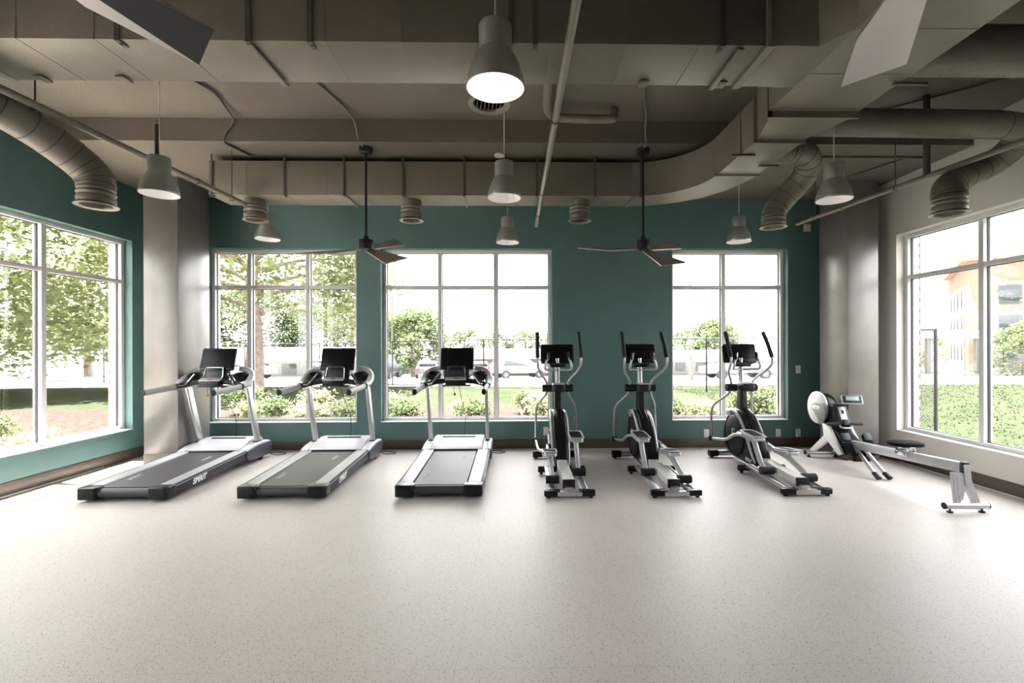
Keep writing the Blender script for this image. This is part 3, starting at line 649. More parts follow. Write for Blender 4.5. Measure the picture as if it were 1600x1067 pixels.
#CONTINUE
# ------------------------------------------------------------------ treadmills (local: x right, y towards the wall, z up; origin under the near end)
def make_treadmill(loc, label):
    t = thing('treadmill', label, 'treadmill', loc, group='treadmills in a row')
    HL, HF = 1.46, 2.09       # hood start, front end
    for s in (-1, 1):
        # side rail: ribbed top and dark side
        b = MB()
        def sec(x0, x1, z0, z1, m_, ya=0.07, yb=HL+0.02, dz=0.062):
            tt = bmesh.new()
            v = [tt.verts.new(p) for p in ((x0, ya, z0), (x1, ya, z0), (x1, ya, z1), (x0, ya, z1), (x0, yb, z0+dz), (x1, yb, z0+dz), (x1, yb, z1+dz), (x0, yb, z1+dz))]
            for q in ((0, 1, 2, 3), (4, 7, 6, 5), (0, 4, 5, 1), (1, 5, 6, 2), (2, 6, 7, 3), (3, 7, 4, 0)): tt.faces.new([v[i] for i in q])
            bmesh.ops.recalc_face_normals(tt, faces=tt.faces); bmesh.ops.bevel(tt, geom=tt.edges[:], offset=0.004, segments=2, profile=0.5, affect='EDGES')
            b._add(tt, m_)
        xa, xb = sorted((s*0.295, s*0.428)); sec(xa, xb, 0.105, 0.146, RAILM)
        for k in range(9):
            x = s*(0.308+0.0135*k); sec(x-0.002, x+0.002, 0.142, 0.149, RAILM, 0.10, HL)
        b.build('foot_rail', None, t)
        b = MB(); xa, xb = sorted((s*0.412, s*0.452)); sec(xa, xb, 0.030, 0.143, RAILSIDE)
        xa, xb = sorted((s*0.451, s*0.454)); sec(xa, xb, 0.124, 0.129, RAILM)
        o = b.build('side_frame', None, t)
        if s > 0:
            ex = Vector((0, 1, 0.045)); text('side_lettering', 'SPIRIT', 0.085, frameM((0.4525, 0.52, 0.098), ex, (0, 0, 1)), DECAL, o, shear=0.35, bold=0.0035)
        # end cap with slot
        b = MB(); b.prism([(s*0.255, 0.10), (s*0.255, 0.03), (s*0.275, 0.0), (s*0.44, 0.0), (s*0.458, 0.03), (s*0.458, 0.14), (s*0.43, 0.16), (s*0.28, 0.14)], 0.028, 0.150, 'z', 0.012, 3, m=GLOSSB)
        b.box((s*0.36, -0.001, 0.085), (0.012, 0.006, 0.042), bev=0.002, m=BLACK)
        b.build('end_cap', None, t)
        b = MB(); b.cyl((s*0.34, 0.20, 0.0), (s*0.34, 0.20, 0.018), 0.038, 20); b.cyl((s*0.34, 0.20, 0.018), (s*0.34, 0.20, 0.06), 0.012, 10)
        b.build('levelling_foot', BLACK, t)
        b = MB(); b.bb(s*0.34-0.03, s*0.34+0.03, 0.16, 0.62, 0.035, 0.06, 0.006); b.build('foot_bracket', SILVERP, t)
        b = MB(); b.tube([(s*0.405, 1.86, 0.045), (s*0.435, 1.86, 0.045)], 0.045, n=22); b.build('transport_wheel', BLACK, t)
        # upright: flat-oval silver post leaning towards the user
        b = MB(); b.prism([(1.775, 0.25), (1.895, 0.25), (1.65, 1.04), (1.545, 1.04)], s*0.40-0.022, s*0.40+0.022, 'x', 0.016, 3)
        up_ = b.build('upright', SILVER, t)
        b = MB(); b.bb(s*0.40-0.034, s*0.40+0.034, 1.765, 1.905, 0.245, 0.275, 0.006); b.build('post_collar', BLACK, up_)
        if s < 0:
            b = MB()
            for y, z in ((1.66, 0.93), (1.69, 0.90), (1.64, 0.90)): b.cyl((s*0.40+0.021, y, z), (s*0.40+0.025, y, z), 0.007, 10)
            b.build('bolt_holes', BLACK, up_)
        # side arm: curves from behind the console around to the grip
        P = [(s*0.23, 1.70, 1.285), (s*0.33, 1.70, 1.270), (s*0.405, 1.66, 1.215), (s*0.435, 1.58, 1.14), (s*0.432, 1.48, 1.085), (s*0.425, 1.40, 1.068)]
        b = MB(); b.tube(P, [0.022, 0.030, 0.040, 0.046, 0.042, 0.034], n=18, smooth=6, ry=0.030); arm = b.build('side_arm', SILVERP, t)
        b = MB(); b.tube([(s*0.424, 1.39, 1.066), (s*0.42, 1.14, 1.054), (s*0.418, 0.835, 1.04)], 0.027, n=20, ry=0.037); b.build('hand_grip', GRIPM, arm)
        b = MB(); b.tube([(s*0.418, 0.836, 1.04), (s*0.418, 0.822, 1.0395)], 0.0275, n=20, ry=0.0375); b.build('grip_end', BLACK, arm); b = MB(); b.tube([(s*0.425, 1.405, 1.068), (s*0.424, 1.375, 1.066)], 0.034, n=20, ry=0.044); b.build('grip_ring', BLACK, arm)
        # cup holder bowl
        b = MB(); b.lathe([(0.085, 0.03), (0.078, 0.035), (0.060, -0.04), (0, -0.045), (0, -0.06), (0.07, -0.055), (0.092, 0.02)], 24, Matrix.Translation((s*0.305, 1.60, 1.19)) @ Euler((0.25, 0, 0)).to_matrix().to_4x4() @ Matrix.Scale(1.05, 4)); b.build('cup_holder', BLACKP, t)
        # sweeping lower bridge
        # pulse handle: slanted bar with silver edge
        b = MB(); b.tube([(s*0.375, 1.36, 1.085), (s*0.335, 1.40, 1.085), (s*0.300, 1.44, 1.125), (s*0.225, 1.46, 1.225)], 0.017, n=14, smooth=5, m=BLACKP)
        b.tube([(s*0.358, 1.345, 1.092), (s*0.322, 1.385, 1.092), (s*0.288, 1.425, 1.135), (s*0.216, 1.442, 1.232)], 0.008, n=10, smooth=5, m=CHROME)
        b.build('pulse_handle', None, t)
    b = MB(); b.prism([(0.10, 0.118), (HL+0.02, 0.180), (HL+0.02, 0.194), (0.10, 0.134)], -0.278, 0.278, 'x'); b.tube([(-0.278, 0.072, 0.085), (0.278, 0.072, 0.085)], 0.047, n=24)
    belt = b.build('running_belt', BELT, t)
    # lettering lies along the belt
    M = frameM((0.13, 1.15, 0.1805), (0, 1, 0.044), (-1, 0, 0)); text('belt_lettering', 'SPIRIT', 0.07, M, GREYDECAL, belt, shear=0.3)
    M = frameM((-0.19, 0.42, 0.1495), (0, 1, 0.044), (-1, 0, 0)); text('belt_lettering', 'SPIRIT', 0.07, M, GREYDECAL, belt, shear=0.3)
    MB().bb(-0.25, 0.25, 0.05, 1.5, 0.055, 0.10, 0.004).build('deck_frame', BLACK, t)
    # motor hood
    b = MB()
    prof = [(HL, 0.190), (HL, 0.205), (1.56, 0.245), (1.72, 0.292), (1.88, 0.312), (2.02, 0.300), (HF-0.01, 0.255), (HF, 0.18), (HF, 0.12), (HL+0.05, 0.12)]
    b.prism(prof, -0.345, 0.345, 'x', 0.012, 3, m=HOODM)
    hood = b.build('motor_hood', None, t)
    b = MB(); b.box((0, 1.83, 0.306), (0.47, 0.034, 0.022), rot=(0.12, 0, 0), bev=0.008); b.build('hood_vent', BLACK, hood)
    b = MB(); b.prism([(HL-0.002, 0.188), (HL-0.012, 0.2), (HL-0.002, 0.214), (HL+0.012, 0.208)], -0.36, 0.36, 'x', 0.002); b.build('hood_lip', BLACK, hood)
    b = MB()
    for s in (-1, 1):
        a0, a1 = sorted((s*0.346, s*0.462))
        b = MB(); b.prism([(HL-0.01, 0.155), (HL, 0.212), (1.60, 0.245), (1.76, 0.262), (1.92, 0.262), (2.04, 0.245), (HF, 0.205), (HF-0.01, 0.07), (1.98, 0.048), (1.62, 0.052), (HL+0.02, 0.075)], a0, a1, 'x', 0.016, 3, m=HOODM)
        b.prism([(HL-0.012, 0.15), (HL+0.0, 0.195), (1.62, 0.222), (1.80, 0.238), (2.03, 0.225), (HF+0.003, 0.19), (HF-0.008, 0.066), (1.98, 0.044), (1.62, 0.048), (HL+0.02, 0.072)], *(sorted((s*0.440, s*0.468))), axis='x', bev=0.008, m=HOODD)
        b.build('hood_side', None, t)
    # console: bridge, screen, keypad
    b = MB(); b.tube([(-0.40, 1.42, 1.075), (-0.32, 1.46, 1.10), (-0.16, 1.47, 1.125), (0.16, 1.47, 1.125), (0.32, 1.46, 1.10), (0.40, 1.42, 1.075)], 0.032, n=16, smooth=5, ry=0.036); b.build('console_bridge', BLACKP, t)
    b = MB(); b.bb(-0.135, 0.135, 1.395, 1.50, 1.062, 1.145, 0.012); b.bb(-0.18, 0.20, 1.42, 1.52, 1.055, 1.075, 0.008); b.build('keypad_housing', GLOSSB, t)
    b = MB(); b.box((0, 1.435, 1.158), (0.275, 0.085, 0.018), rot=(0.35, 0, 0), bev=0.006); k = b.build('keypad', SILVERP, t)
    MB().box((0, 1.412, 1.160), (0.05, 0.025, 0.008), rot=(0.35, 0, 0), bev=0.003).build('stop_button', RED, k)
    b = MB(); b.box((0, 1.565, 1.235), (0.34, 0.06, 0.20), rot=(-0.30, 0, 0), bev=0.015); b.build('console_neck', SLATE, t)
    b = MB(); b.box((0, 1.512, 1.245), (0.245, 0.012, 0.165), rot=(-0.30, 0, 0), bev=0.005, m=SLATE); b.box((0, 1.518, 1.285), (0.17, 0.012, 0.045), rot=(-0.30, 0, 0), bev=0.004, m=BLACK); b.build('control_panel', None, t)
    pth = [(-0.125, 1.472, 1.155), (-0.120, 1.50, 1.24), (-0.112, 1.522, 1.300), (-0.095, 1.527, 1.312), (0.095, 1.527, 1.312), (0.112, 1.522, 1.300), (0.120, 1.50, 1.24), (0.125, 1.472, 1.155)]
    MB().tube(pth, 0.005, n=8, smooth=3).build('reading_rack', CHROME, t)
    th = -0.30
    b = MB(); b.box((0, 1.605, 1.418), (0.455, 0.040, 0.315), rot=(th, 0, 0), bev=0.018, seg=3); sc = b.build('display_housing', GLOSSB, t)
    MB().box((0, 1.5835, 1.428), (0.425, 0.004, 0.25), rot=(th, 0, 0), bev=0.002).build('display_screen', SCREEN, sc)
    text('display_logo', 'SPIRIT', 0.016, frameM((0, 1.5505, 1.292), (1, 0, 0), (0, 0.29, 0.95)), GREYDECAL, sc, shear=0.3)
    b = MB(); b.tube([(-0.012, 1.40, 1.06), (-0.02, 1.392, 1.02), (-0.006, 1.388, 0.975)], 0.003, n=6, smooth=4, m=BLACK); b.box((-0.006, 1.388, 0.955), (0.026, 0.016, 0.034), bev=0.004, m=RED); b.build('safety_key', None, t)
    b = MB(); b.tube([(0.02, 1.60, 1.07), (0.045, 1.72, 0.85), (0.085, 1.83, 0.62), (0.075, 1.88, 0.44), (0.06, 1.90, 0.31)], 0.004, n=6, smooth=6); b.build('console_cable', BLACK, t)
    b = MB(); b.tube([(0.40, 2.05, 0.08), (0.46, 2.10, 0.02), (0.56, 2.08, 0.012), (0.64, 2.14, 0.012), (0.58, 2.22, 0.012), (0.44, 2.26, 0.012), (0.30, 2.22, 0.012)], 0.006, n=6, smooth=6); b.build('power_cord', BLACK, t)
    return t
tm = make_treadmill((-4.045, 4.95, 0), 'silver and black treadmill leftmost in the row, beside the bright corner column')
dup(tm, (-2.435, 4.955, 0), 'silver and black treadmill in the middle, in front of the first back window')
dup(tm, (-0.815, 4.955, 0), 'silver and black treadmill nearest the ellipticals, seen straight from behind')

# ------------------------------------------------------------------ ellipticals (origin under the rear foot bar)
def make_elliptical(loc, label, low, rz=0):
    """low = +1: right pedal low and near; -1: left pedal low and near"""
    t = thing('elliptical_trainer', label, 'elliptical', loc, rz, group='elliptical trainers in a row')
    # rear foot bar
    b = MB(); b.bb(-0.13, 0.13, 0.0, 0.07, 0.022, 0.072, 0.006); b.build('rear_crossbar', SILVER, t)
    for s in (-1, 1):
        a0, a1 = sorted((s*0.10, s*0.268))
        b = MB(); b.prism([(a0 if s > 0 else a1, 0.0), (a1 if s > 0 else a0, 0.012), (a1 if s > 0 else a0, 0.07), (a0 if s > 0 else a1, 0.10)], 0.020, 0.080, 'z', 0.010, 3); b.build('foot_cover', GLOSSB, t)
        b = MB(); b.cyl((s*0.225, 0.04, 0), (s*0.225, 0.04, 0.024), 0.022, 14); b.build('levelling_foot', BLACK, t)
        # track
        b = MB(); b.prism([(0.07, 0.040), (0.95, 0.070), (0.95, 0.098), (0.07, 0.070)], s*0.168-0.046, s*0.168+0.046, 'x', 0.004)
        for q in (-0.032, 0.032): b.tube([(s*0.168+q, 0.08, 0.076), (s*0.168+q, 0.94, 0.104)], 0.009, n=10)
        b.build('roller_track', SILVER, t)
        b = MB(); b.tube([(s*0.06, 0.97, 0.06), (s*0.29, 0.97, 0.06)], 0.038, n=16); b.cyl((s*0.25, 0.97, 0), (s*0.25, 0.97, 0.04), 0.02, 12); b.build('middle_foot', BLACK, t)
    # centre beam
    b = MB(); b.prism([(0.11, 0.09), (0.88, 0.10), (1.05, 0.15), (1.05, 0.24), (0.88, 0.195), (0.12, 0.165)], -0.062, 0.062, 'x', 0.010, 3, m=WHITEP)
    b.prism([(0.094, 0.08), (0.125, 0.08), (0.13, 0.17), (0.10, 0.172)], -0.066, 0.066, 'x', 0.006, m=BLACKP)
    b.bb(-0.045, 0.045, 0.05, 0.12, 0.05, 0.10, 0.004, m=SILVER)
    b.build('centre_beam', None, t)
    # front base bar
    b = MB(); b.tube([(-0.30, 1.80, 0.060), (0.30, 1.80, 0.060)], 0.040, n=16); b.build('front_crossbar', SILVER, t)
    for s in (-1, 1):
        b = MB(); b.tube([(s*0.20, 1.80, 0.06), (s*0.325, 1.80, 0.06)], 0.048, n=18); b.cyl((s*0.28, 1.80, 0), (s*0.28, 1.80, 0.03), 0.024, 12); b.build('front_cap', GLOSSB, t)
    # shroud
    prof = [(0.86, 0.10), (0.88, 0.20), (1.00, 0.40), (1.14, 0.56), (1.28, 0.68), (1.42, 0.735), (1.58, 0.72), (1.74, 0.62), (1.86, 0.48), (1.91, 0.34), (1.89, 0.20), (1.80, 0.10), (1.60, 0.06), (1.2, 0.05)]
    b = MB(); b.prism(prof, -0.085, 0.085, 'x', 0.035, 4); shr = b.build('drive_shroud', GLOSSB, t)
    b = MB(); b.prism([(0.92, 0.16), (1.06, 0.44), (1.24, 0.66), (1.40, 0.755), (1.50, 0.75), (1.50, 0.72), (1.3, 0.6), (1.1, 0.4), (1.0, 0.16)], -0.036, 0.036, 'x', 0.012, 3); b.build('shroud_spine', GLOSSB, shr)
    for s in (-1, 1):
        # round crank disc and silver accent arc
        M = Matrix.Translation((s*0.084, 1.52, 0.38)) @ Euler((0, s*math.pi/2, 0)).to_matrix().to_4x4()
        MB().lathe([(0.0, 0.022), (0.10, 0.022), (0.23, 0.018), (0.262, 0.006), (0.268, 0.0), (0, 0.0)], 48, M).build('crank_disc', BLACKP, shr)
        MB().lathe([(0.272, 0.0), (0.272, 0.012), (0.286, 0.012), (0.286, 0.0)], 48, M, closed=True).build('disc_rim', GLOSSB, shr)
        arc = [(s*0.088, 1.70, 0.665), (s*0.096, 1.52, 0.70), (s*0.100, 1.34, 0.63), (s*0.100, 1.20, 0.50), (s*0.100, 1.09, 0.34), (s*0.098, 1.00, 0.20), (s*0.09, 0.94, 0.12)]
        MB().tube(arc, [0.016, 0.022, 0.024, 0.024, 0.022, 0.018, 0.012], n=12, smooth=6, ry=0.018).build('shroud_trim', SILVERP, shr)
        b = MB(); b.box((s*0.112, 1.50, 0.41), (0.006, 0.085, 0.10), bev=0.003, m=SILVERP); b.box((s*0.1155, 1.49, 0.425), (0.003, 0.035, 0.05), bev=0.001, m=BLACK); b.box((s*0.1155, 1.515, 0.375), (0.003, 0.045, 0.022), bev=0.001, m=BLACK); b.build('round_emblem', None, shr)
        ex = (0, -s*1, 0) if s < 0 else (0, 1, 0)
        text('shroud_lettering', 'SPIRIT', 0.062, frameM((s*0.0865, 1.13, 0.115), (0, -1, -0.05) if s < 0 else (0, 1, 0.05), (0, 0, 1)), DECAL, shr, shear=0.3, bold=0.002)
    b = MB(); b.bb(-0.10, 0.10, 1.62, 1.78, 0.60, 0.70, 0.02); b.build('shroud_cap', SILVERP, shr)
    # mast
    b = MB(); b.prism([(1.40, 0.66), (1.56, 0.66), (1.54, 1.08), (1.44, 1.08)], -0.045, 0.045, 'x', 0.014, 3); b.build('mast_cover', BLACKP, t)
    b = MB(); b.tube([(0, 1.50, 1.05), (0, 1.51, 1.22), (0, 1.53, 1.42)], 0.032, n=16); b.build('console_post', SILVER, t)
    # bottle holder
    b = MB(); b.prism([(-0.082, 1.27), (-0.05, 1.25), (0.05, 1.25), (0.082, 1.27), (0.085, 1.42), (-0.085, 1.42)], 0.985, 1.085, 'z', 0.018, 3, m=BLACKP)
    b.bb(-0.055, 0.055, 1.285, 1.40, 1.0835, 1.0865, 0.001, m=BLACK)
    b.tube([(-0.07, 1.27, 1.09), (0.07, 1.27, 1.09), (0.072, 1.41, 1.09), (-0.072, 1.41, 1.09), (-0.07, 1.27, 1.09)], 0.007, n=8, m=SILVERP); b.build('bottle_holder', None, t)
    # console
    th = -0.28
    b = MB(); b.prism([(-0.228, -0.10), (-0.212, -0.13), (0.212, -0.13), (0.228, -0.10), (0.226, 0.12), (0.21, 0.138), (-0.21, 0.138), (-0.226, 0.12)], -0.03, 0.03, 'y', 0.014, 3, M=Matrix.Translation((0, 1.56, 1.475)) @ Euler((th, 0, 0)).to_matrix().to_4x4())
    co = b.build('console_housing', GLOSSB, t)
    MB().box((0, 1.533, 1.495), (0.40, 0.006, 0.17), rot=(th, 0, 0), bev=0.002).build('display_screen', SCREEN, co)
    text('display_logo', 'SPIRIT', 0.015, frameM((0, 1.4995, 1.388), (1, 0, 0), (0, 0.276, 0.961)), GREYDECAL, co, shear=0.3)
    b = MB(); b.bb(-0.115, 0.115, 1.40, 1.50, 1.335, 1.36, 0.008, m=SLATE); b.bb(-0.10, 0.10, 1.42, 1.50, 1.305, 1.335, 0.006, m=BLACKP); b.build('reading_tray', None, t)
    for s in (-1, 1):
        # fixed pulse handles
        b = MB(); b.tube([(s*0.02, 1.50, 1.265), (s*0.10, 1.46, 1.27), (s*0.165, 1.38, 1.275), (s*0.175, 1.33, 1.31), (s*0.160, 1.335, 1.38), (s*0.135, 1.345, 1.43), (s*0.125, 1.35, 1.50)], 0.015, n=12, smooth=6); pf = b.build('fixed_handle', SILVER, t)
        b = MB(); b.tube([(s*0.150, 1.338, 1.40), (s*0.135, 1.345, 1.43), (s*0.124, 1.351, 1.505)], 0.019, n=14); b.build('pulse_grip', GLOSSB, pf)
        MB().bb(*(sorted((s*0.139-0.008, s*0.139+0.008))), 1.318, 1.33, 1.40, 1.495, 0.004).build('pulse_plate', CHROME, pf)
        sw = 0.05*(-1 if (s*low > 0) else 1)        # swing of the arm
        piv = Vector((s*0.145, 1.50, 1.015))
        def sp(p):
            p = Vector(p); return p if False else Vector((p.x, p.y+(p.z-piv.z)*(-sw)*0.9, p.z))
        lowp = [sp(q) for q in [(s*0.285, 1.77, 0.27), (s*0.285, 1.79, 0.50), (s*0.280, 1.79, 0.66), (s*0.262, 1.74, 0.76), (s*0.20, 1.62, 0.86), (s*0.155, 1.54, 0.93), (s*0.145, 1.505, 1.00)]]
        b = MB(); b.tube(lowp, 0.017, n=14, smooth=6); ar = b.build('swing_arm', SILVER, t)
        upp = [sp(q) for q in [(s*0.145, 1.495, 1.04), (s*0.150, 1.48, 1.10), (s*0.185, 1.44, 1.16), (s*0.245, 1.35, 1.24), (s*0.275, 1.24, 1.32), (s*0.280, 1.20, 1.39), (s*0.280, 1.21, 1.44)]]
        b = MB(); b.tube(upp, 0.016, n=14, smooth=6); b.build('upper_tube', SILVER, ar)
        b = MB(); b.tube([sp(q) for q in [(s*0.280, 1.21, 1.435), (s*0.278, 1.30, 1.60), (s*0.272, 1.41, 1.765)]], 0.026, n=16, smooth=5); b.build('hand_grip', RUBBER, ar)
        b = MB(); b.tube([(s*0.07, 1.50, 1.02), (s*0.205, 1.50, 1.02)], 0.050, n=20, ry=0.052); b.build('pivot_cover', BLACKP, ar)
        # pedals and their linkage
        lo_ = (s*low > 0)
        py, pz, dy = (0.72, 0.335, 0.26) if lo_ else (0.86, 0.500, 0.53)
        x = s*0.165
        tl = -0.12 if lo_ else 0.06
        dz_ = 0.066+0.034*dy
        def tray(h0, h1, ins=0.0):
            return [(x-0.078+ins, py-0.15+ins), (x-0.055+ins*0.6, py-0.175+ins), (x+0.055-ins*0.6, py-0.175+ins), (x+0.078-ins, py-0.15+ins), (x+0.082-ins, py+0.13-ins), (x+0.05-ins*0.6, py+0.17-ins), (x-0.05+ins*0.6, py+0.17-ins), (x-0.082+ins, py+0.13-ins)]
        Mt = Matrix.Translation((x, py, pz)) @ Euler((tl, 0, 0)).to_matrix().to_4x4() @ Matrix.Translation((-x, -py, -pz))
        b = MB(); b.prism(tray(0, 0), pz-0.045, pz-0.005, 'z', 0.008, 2, M=Mt, m=SILVERP)
        loop = [Mt @ Vector((u, v, pz+0.010)) for u, v in tray(0, 0)]; loop.append(loop[0]); b.tube(loop, 0.008, n=8, smooth=3, m=SILVERP)
        pd = b.build('pedal', None, t)
        b = MB(); b.prism(tray(0, 0, 0.016), pz-0.006, pz+0.010, 'z', M=Mt); b.build('pedal_pad', PADM, pd)
        b = MB(); b.tube([(x, dy, dz_+0.05), (x, dy+0.10, dz_+0.09), (x, (dy+py)/2+0.05, (dz_+pz)/2+0.02), (x, py-0.02, pz-0.07), (x, py+0.18, pz-0.055), (x, py+0.40, pz-0.02 if lo_ else pz-0.06)], [0.024, 0.028, 0.030, 0.030, 0.026, 0.02], n=14, smooth=6, ry=0.03); la = b.build('pedal_arm', SILVERP, t)
        b = MB(); b.tube([(x-0.072, dy, dz_+0.055), (x+0.072, dy, dz_+0.055)], 0.046, n=24); b.build('roller', BLACKP, la)
        b = MB(); b.prism([(dy+0.03, dz_+0.02), (dy+0.05, dz_+0.09), (dy+0.20, dz_+0.16), (dy+0.22, dz_+0.12)], x-0.02, x+0.02, 'x', 0.008); b.build('roller_bracket', BLACKP, la)
        # link from the pedal front to the swing arm, and to the crank
        fy = py+0.40; fz = pz-0.02 if lo_ else pz-0.06
        e_ = sp((s*0.285, 1.77, 0.27))
        b = MB(); b.tube([(x, py+0.10, pz-0.05), (s*0.24, py+0.30, pz-0.06), (s*0.275, py+0.52, (pz+e_.z)/2-0.05), e_], 0.018, n=12, smooth=6); b.build('link_bar', SILVER, la)
        b = MB(); b.tube([(s*0.255, e_.y, e_.z), (s*0.315, e_.y, e_.z)], 0.034, n=16); b.build('link_joint', BLACK, la)
        b = MB(); b.tube([(s*0.115, 1.52, 0.38), (s*0.13, fy+0.02, fz)], 0.024, n=12, ry=0.016); b.tube([(s*0.10, fy+0.02, fz), (x+s*0.02, fy+0.01, fz)], 0.03, n=16); b.build('crank_arm', BLACKP, t)
    return t
make_elliptical((0.553, 4.955, 0), 'black and silver elliptical next to the third treadmill, facing the wall squarely', -1)
make_elliptical((1.672, 4.935, 0), 'black and silver elliptical in the middle of three, under the right fan', 1)
make_elliptical((3.065, 4.95, 0), 'black and silver elliptical beside the rowing machine, in front of the third window', 1)

# ------------------------------------------------------------------ rowing machine (origin under the near foot, y towards the wall)
t = thing('rowing_machine', 'silver and black rowing machine by the right wall, white flywheel towards the corner', 'rowing machine', (4.272, 4.455, 0), R(-2.1))
def fb(b, y, hw):
    b.tube([(-hw, y, 0.062), (hw, y, 0.062)], 0.031, n=20)
for y, hw, nm in ((0.0, 0.20, 'rear_foot_tube'), (2.27, 0.235, 'front_foot_tube')):
    b = MB(); fb(b, y, hw); o = b.build(nm, SILVER, t)
    for s in (-1, 1):
        MB().tube([(s*hw, y, 0.062), (s*(hw+0.008), y, 0.062)], 0.0318, n=20).build('end_cap', BLACK, o)
        MB().cyl((s*(hw-0.05), y, 0), (s*(hw-0.05), y, 0.014), 0.026, 16).cyl((s*(hw-0.05), y, 0.012), (s*(hw-0.05), y, 0.035), 0.008, 8).build('levelling_foot', BLACK, o)
# rail
b = MB(); b.prism([(0.02, 0.372), (1.62, 0.262), (1.62, 0.362), (0.02, 0.468)], -0.032, 0.032, 'x', 0.006)
rail = b.build('seat_rail', SILVERP, t)
b = MB(); b.prism([(-0.005, 0.37), (0.03, 0.37), (0.03, 0.477), (-0.005, 0.477)], -0.036, 0.036, 'x', 0.006); b.build('rail_end_cap', SLATE, rail)
for s in (-1, 1):
    b = MB()
    tt = bmesh.new()
    y0 = 0.12 if s < 0 else 0.0
    q = [(s*0.028, 0.0, 0.40), (s*0.028, 0.20 if s < 0 else 0.07, 0.40), (s*0.13, 0.09, 0.085), (s*0.085 if s < 0 else s*0.13, 0.0, 0.085)]
    q = [(-0.03+0.0, 0, 0), ]
    if s < 0: poly = [(-0.04, 0.375), (-0.185, 0.375), (-0.155, 0.085), (-0.105, 0.085)]
    else: poly = [(0.037, 0.45), (-0.03, 0.45), (-0.012, 0.28), (0.075, 0.085), (0.135, 0.085), (0.05, 0.30)]
    if s < 0:
        b.prism([(u+0.06, v) for u, v in poly], 0.0, 0.035, 'y', 0.004, 2)
        b.prism([(u*0.72-0.012+0.06, 0.23+(v-0.23)*0.8) for u, v in poly], -0.003, 0.001, 'y', 0.002)
    else: b.prism(poly, -0.01, 0.04, 'y', 0.004, 2)
    b.build('rear_leg', SILVERP, t, ang=14)
# seat
zs = 0.46-0.045+0.055
def seat_outline(sc=1.0):
    P = []
    for i in range(36):
        a = 2*math.pi*i/36; x = 0.170*math.cos(a); y = 0.125*math.sin(a)
        x = math.copysign(abs(math.cos(a))**0.75, math.cos(a))*0.170*sc; y = math.copysign(abs(math.sin(a))**0.75, math.sin(a))*0.125*sc
        if math.sin(a) > 0: y -= 0.02*math.cos(a*1)**2*0
        P.append((x, 0.74+y))
    return P
b = MB(); b.prism(seat_outline(), 0.480, 0.520, 'z', 0.014, 4); se = b.build('seat', PADM, t)
b = MB(); b.prism(seat_outline(0.86), 0.519, 0.523, 'z', 0.002); b.build('seat_pad', PADM, se)
b = MB(); b.bb(-0.05, 0.05, 0.66, 0.82, 0.448, 0.48, 0.006)
for s in (-1, 1):
    a0, a1 = sorted((s*0.036, s*0.050)); b.bb(a0, a1, 0.66, 0.82, 0.37, 0.46, 0.004)
    for y in (0.68, 0.80): b.tube([(s*0.034, y, 0.395), (s*0.056, y, 0.395)], 0.018, n=14)
b.build('seat_carriage', CHROME, t)
# main A frame
b = MB(); b.prism([(1.86, 0.50), (2.00, 0.53), (1.97, 0.36), (2.315, 0.085), (2.20, 0.085), (1.88, 0.30), (1.66, 0.16), (1.58, 0.20)], -0.16, -0.12, 'x', 0.006, 2)
b.build('main_frame_side', WHITEP, t)
b = MB(); b.prism([(1.86, 0.50), (2.00, 0.53), (1.97, 0.36), (2.315, 0.085), (2.20, 0.085), (1.88, 0.30), (1.66, 0.16), (1.58, 0.20)], 0.12, 0.16, 'x', 0.006, 2)
b.build('main_frame_side', WHITEP, t)
b = MB(); b.prism([(2.03, 0.58), (2.10, 0.54), (1.62, 0.12), (1.42, 0.13), (1.44, 0.24), (1.62, 0.36)], -0.11, 0.11, 'x', 0.02, 3); b.build('inner_frame', GLOSSB, t)
b = MB(); b.prism([(1.90, 0.34), (2.20, 0.09), (2.28, 0.09), (1.98, 0.40)], -0.10, 0.10, 'x', 0.01); b.build('front_leg', DARKSTEEL, t)
for s in (-1, 1):
    b = MB(); b.tube([(s*0.05, 1.50, 0.30), (s*0.062, 1.10, 0.045)], 0.027, n=14, ry=0.02); g = b.build('middle_leg', SILVER, t)
    MB().tube([(s*0.061, 1.135, 0.068), (s*0.064, 1.055, 0.028)], 0.033, n=16, ry=0.026).build('rubber_tip', BLACK, g)
# flywheel
M = Matrix.Translation((-0.135, 2.19, 0.715)) @ Euler((0, math.pi/2, 0)).to_matrix().to_4x4()
MB().lathe([(0, 0.0), (0.20, 0.0), (0.222, 0.012), (0.226, 0.03), (0.222, 0.045), (0, 0.045)], 56, M).build('flywheel_cover', WHITEP, t)
MB().lathe([(0, 0.046), (0.218, 0.046), (0.222, 0.06), (0.205, 0.15), (0.17, 0.20), (0, 0.20)], 56, M).build('flywheel_housing', GLOSSB, t)
b = MB(); b.prism([(2.245, 0.70), (2.23, 0.76), (2.16, 0.785), (1.98, 0.80), (1.93, 0.76), (1.93, 0.62), (1.96, 0.56), (2.02, 0.50), (2.07, 0.49), (2.10, 0.56)], -0.162, -0.134, 'x', 0.008, 3); br = b.build('side_bracket', mat('mid_grey_bracket', (0.22, 0.215, 0.22, 1), 0.45), t)
b = MB(); b.prism([(2.22, 0.705), (2.215, 0.735), (2.20, 0.745), (2.06, 0.745), (2.045, 0.735), (2.045, 0.705), (2.06, 0.695), (2.205, 0.695)], -0.166, -0.162, 'x', 0.0015); b.build('name_badge', DECAL, br)
text('badge_lettering', 'SPIRIT', 0.024, frameM((-0.1668, 2.132, 0.72), (0, -1, 0), (0, 0, 1)), GREYDECAL, br, shear=0.2)
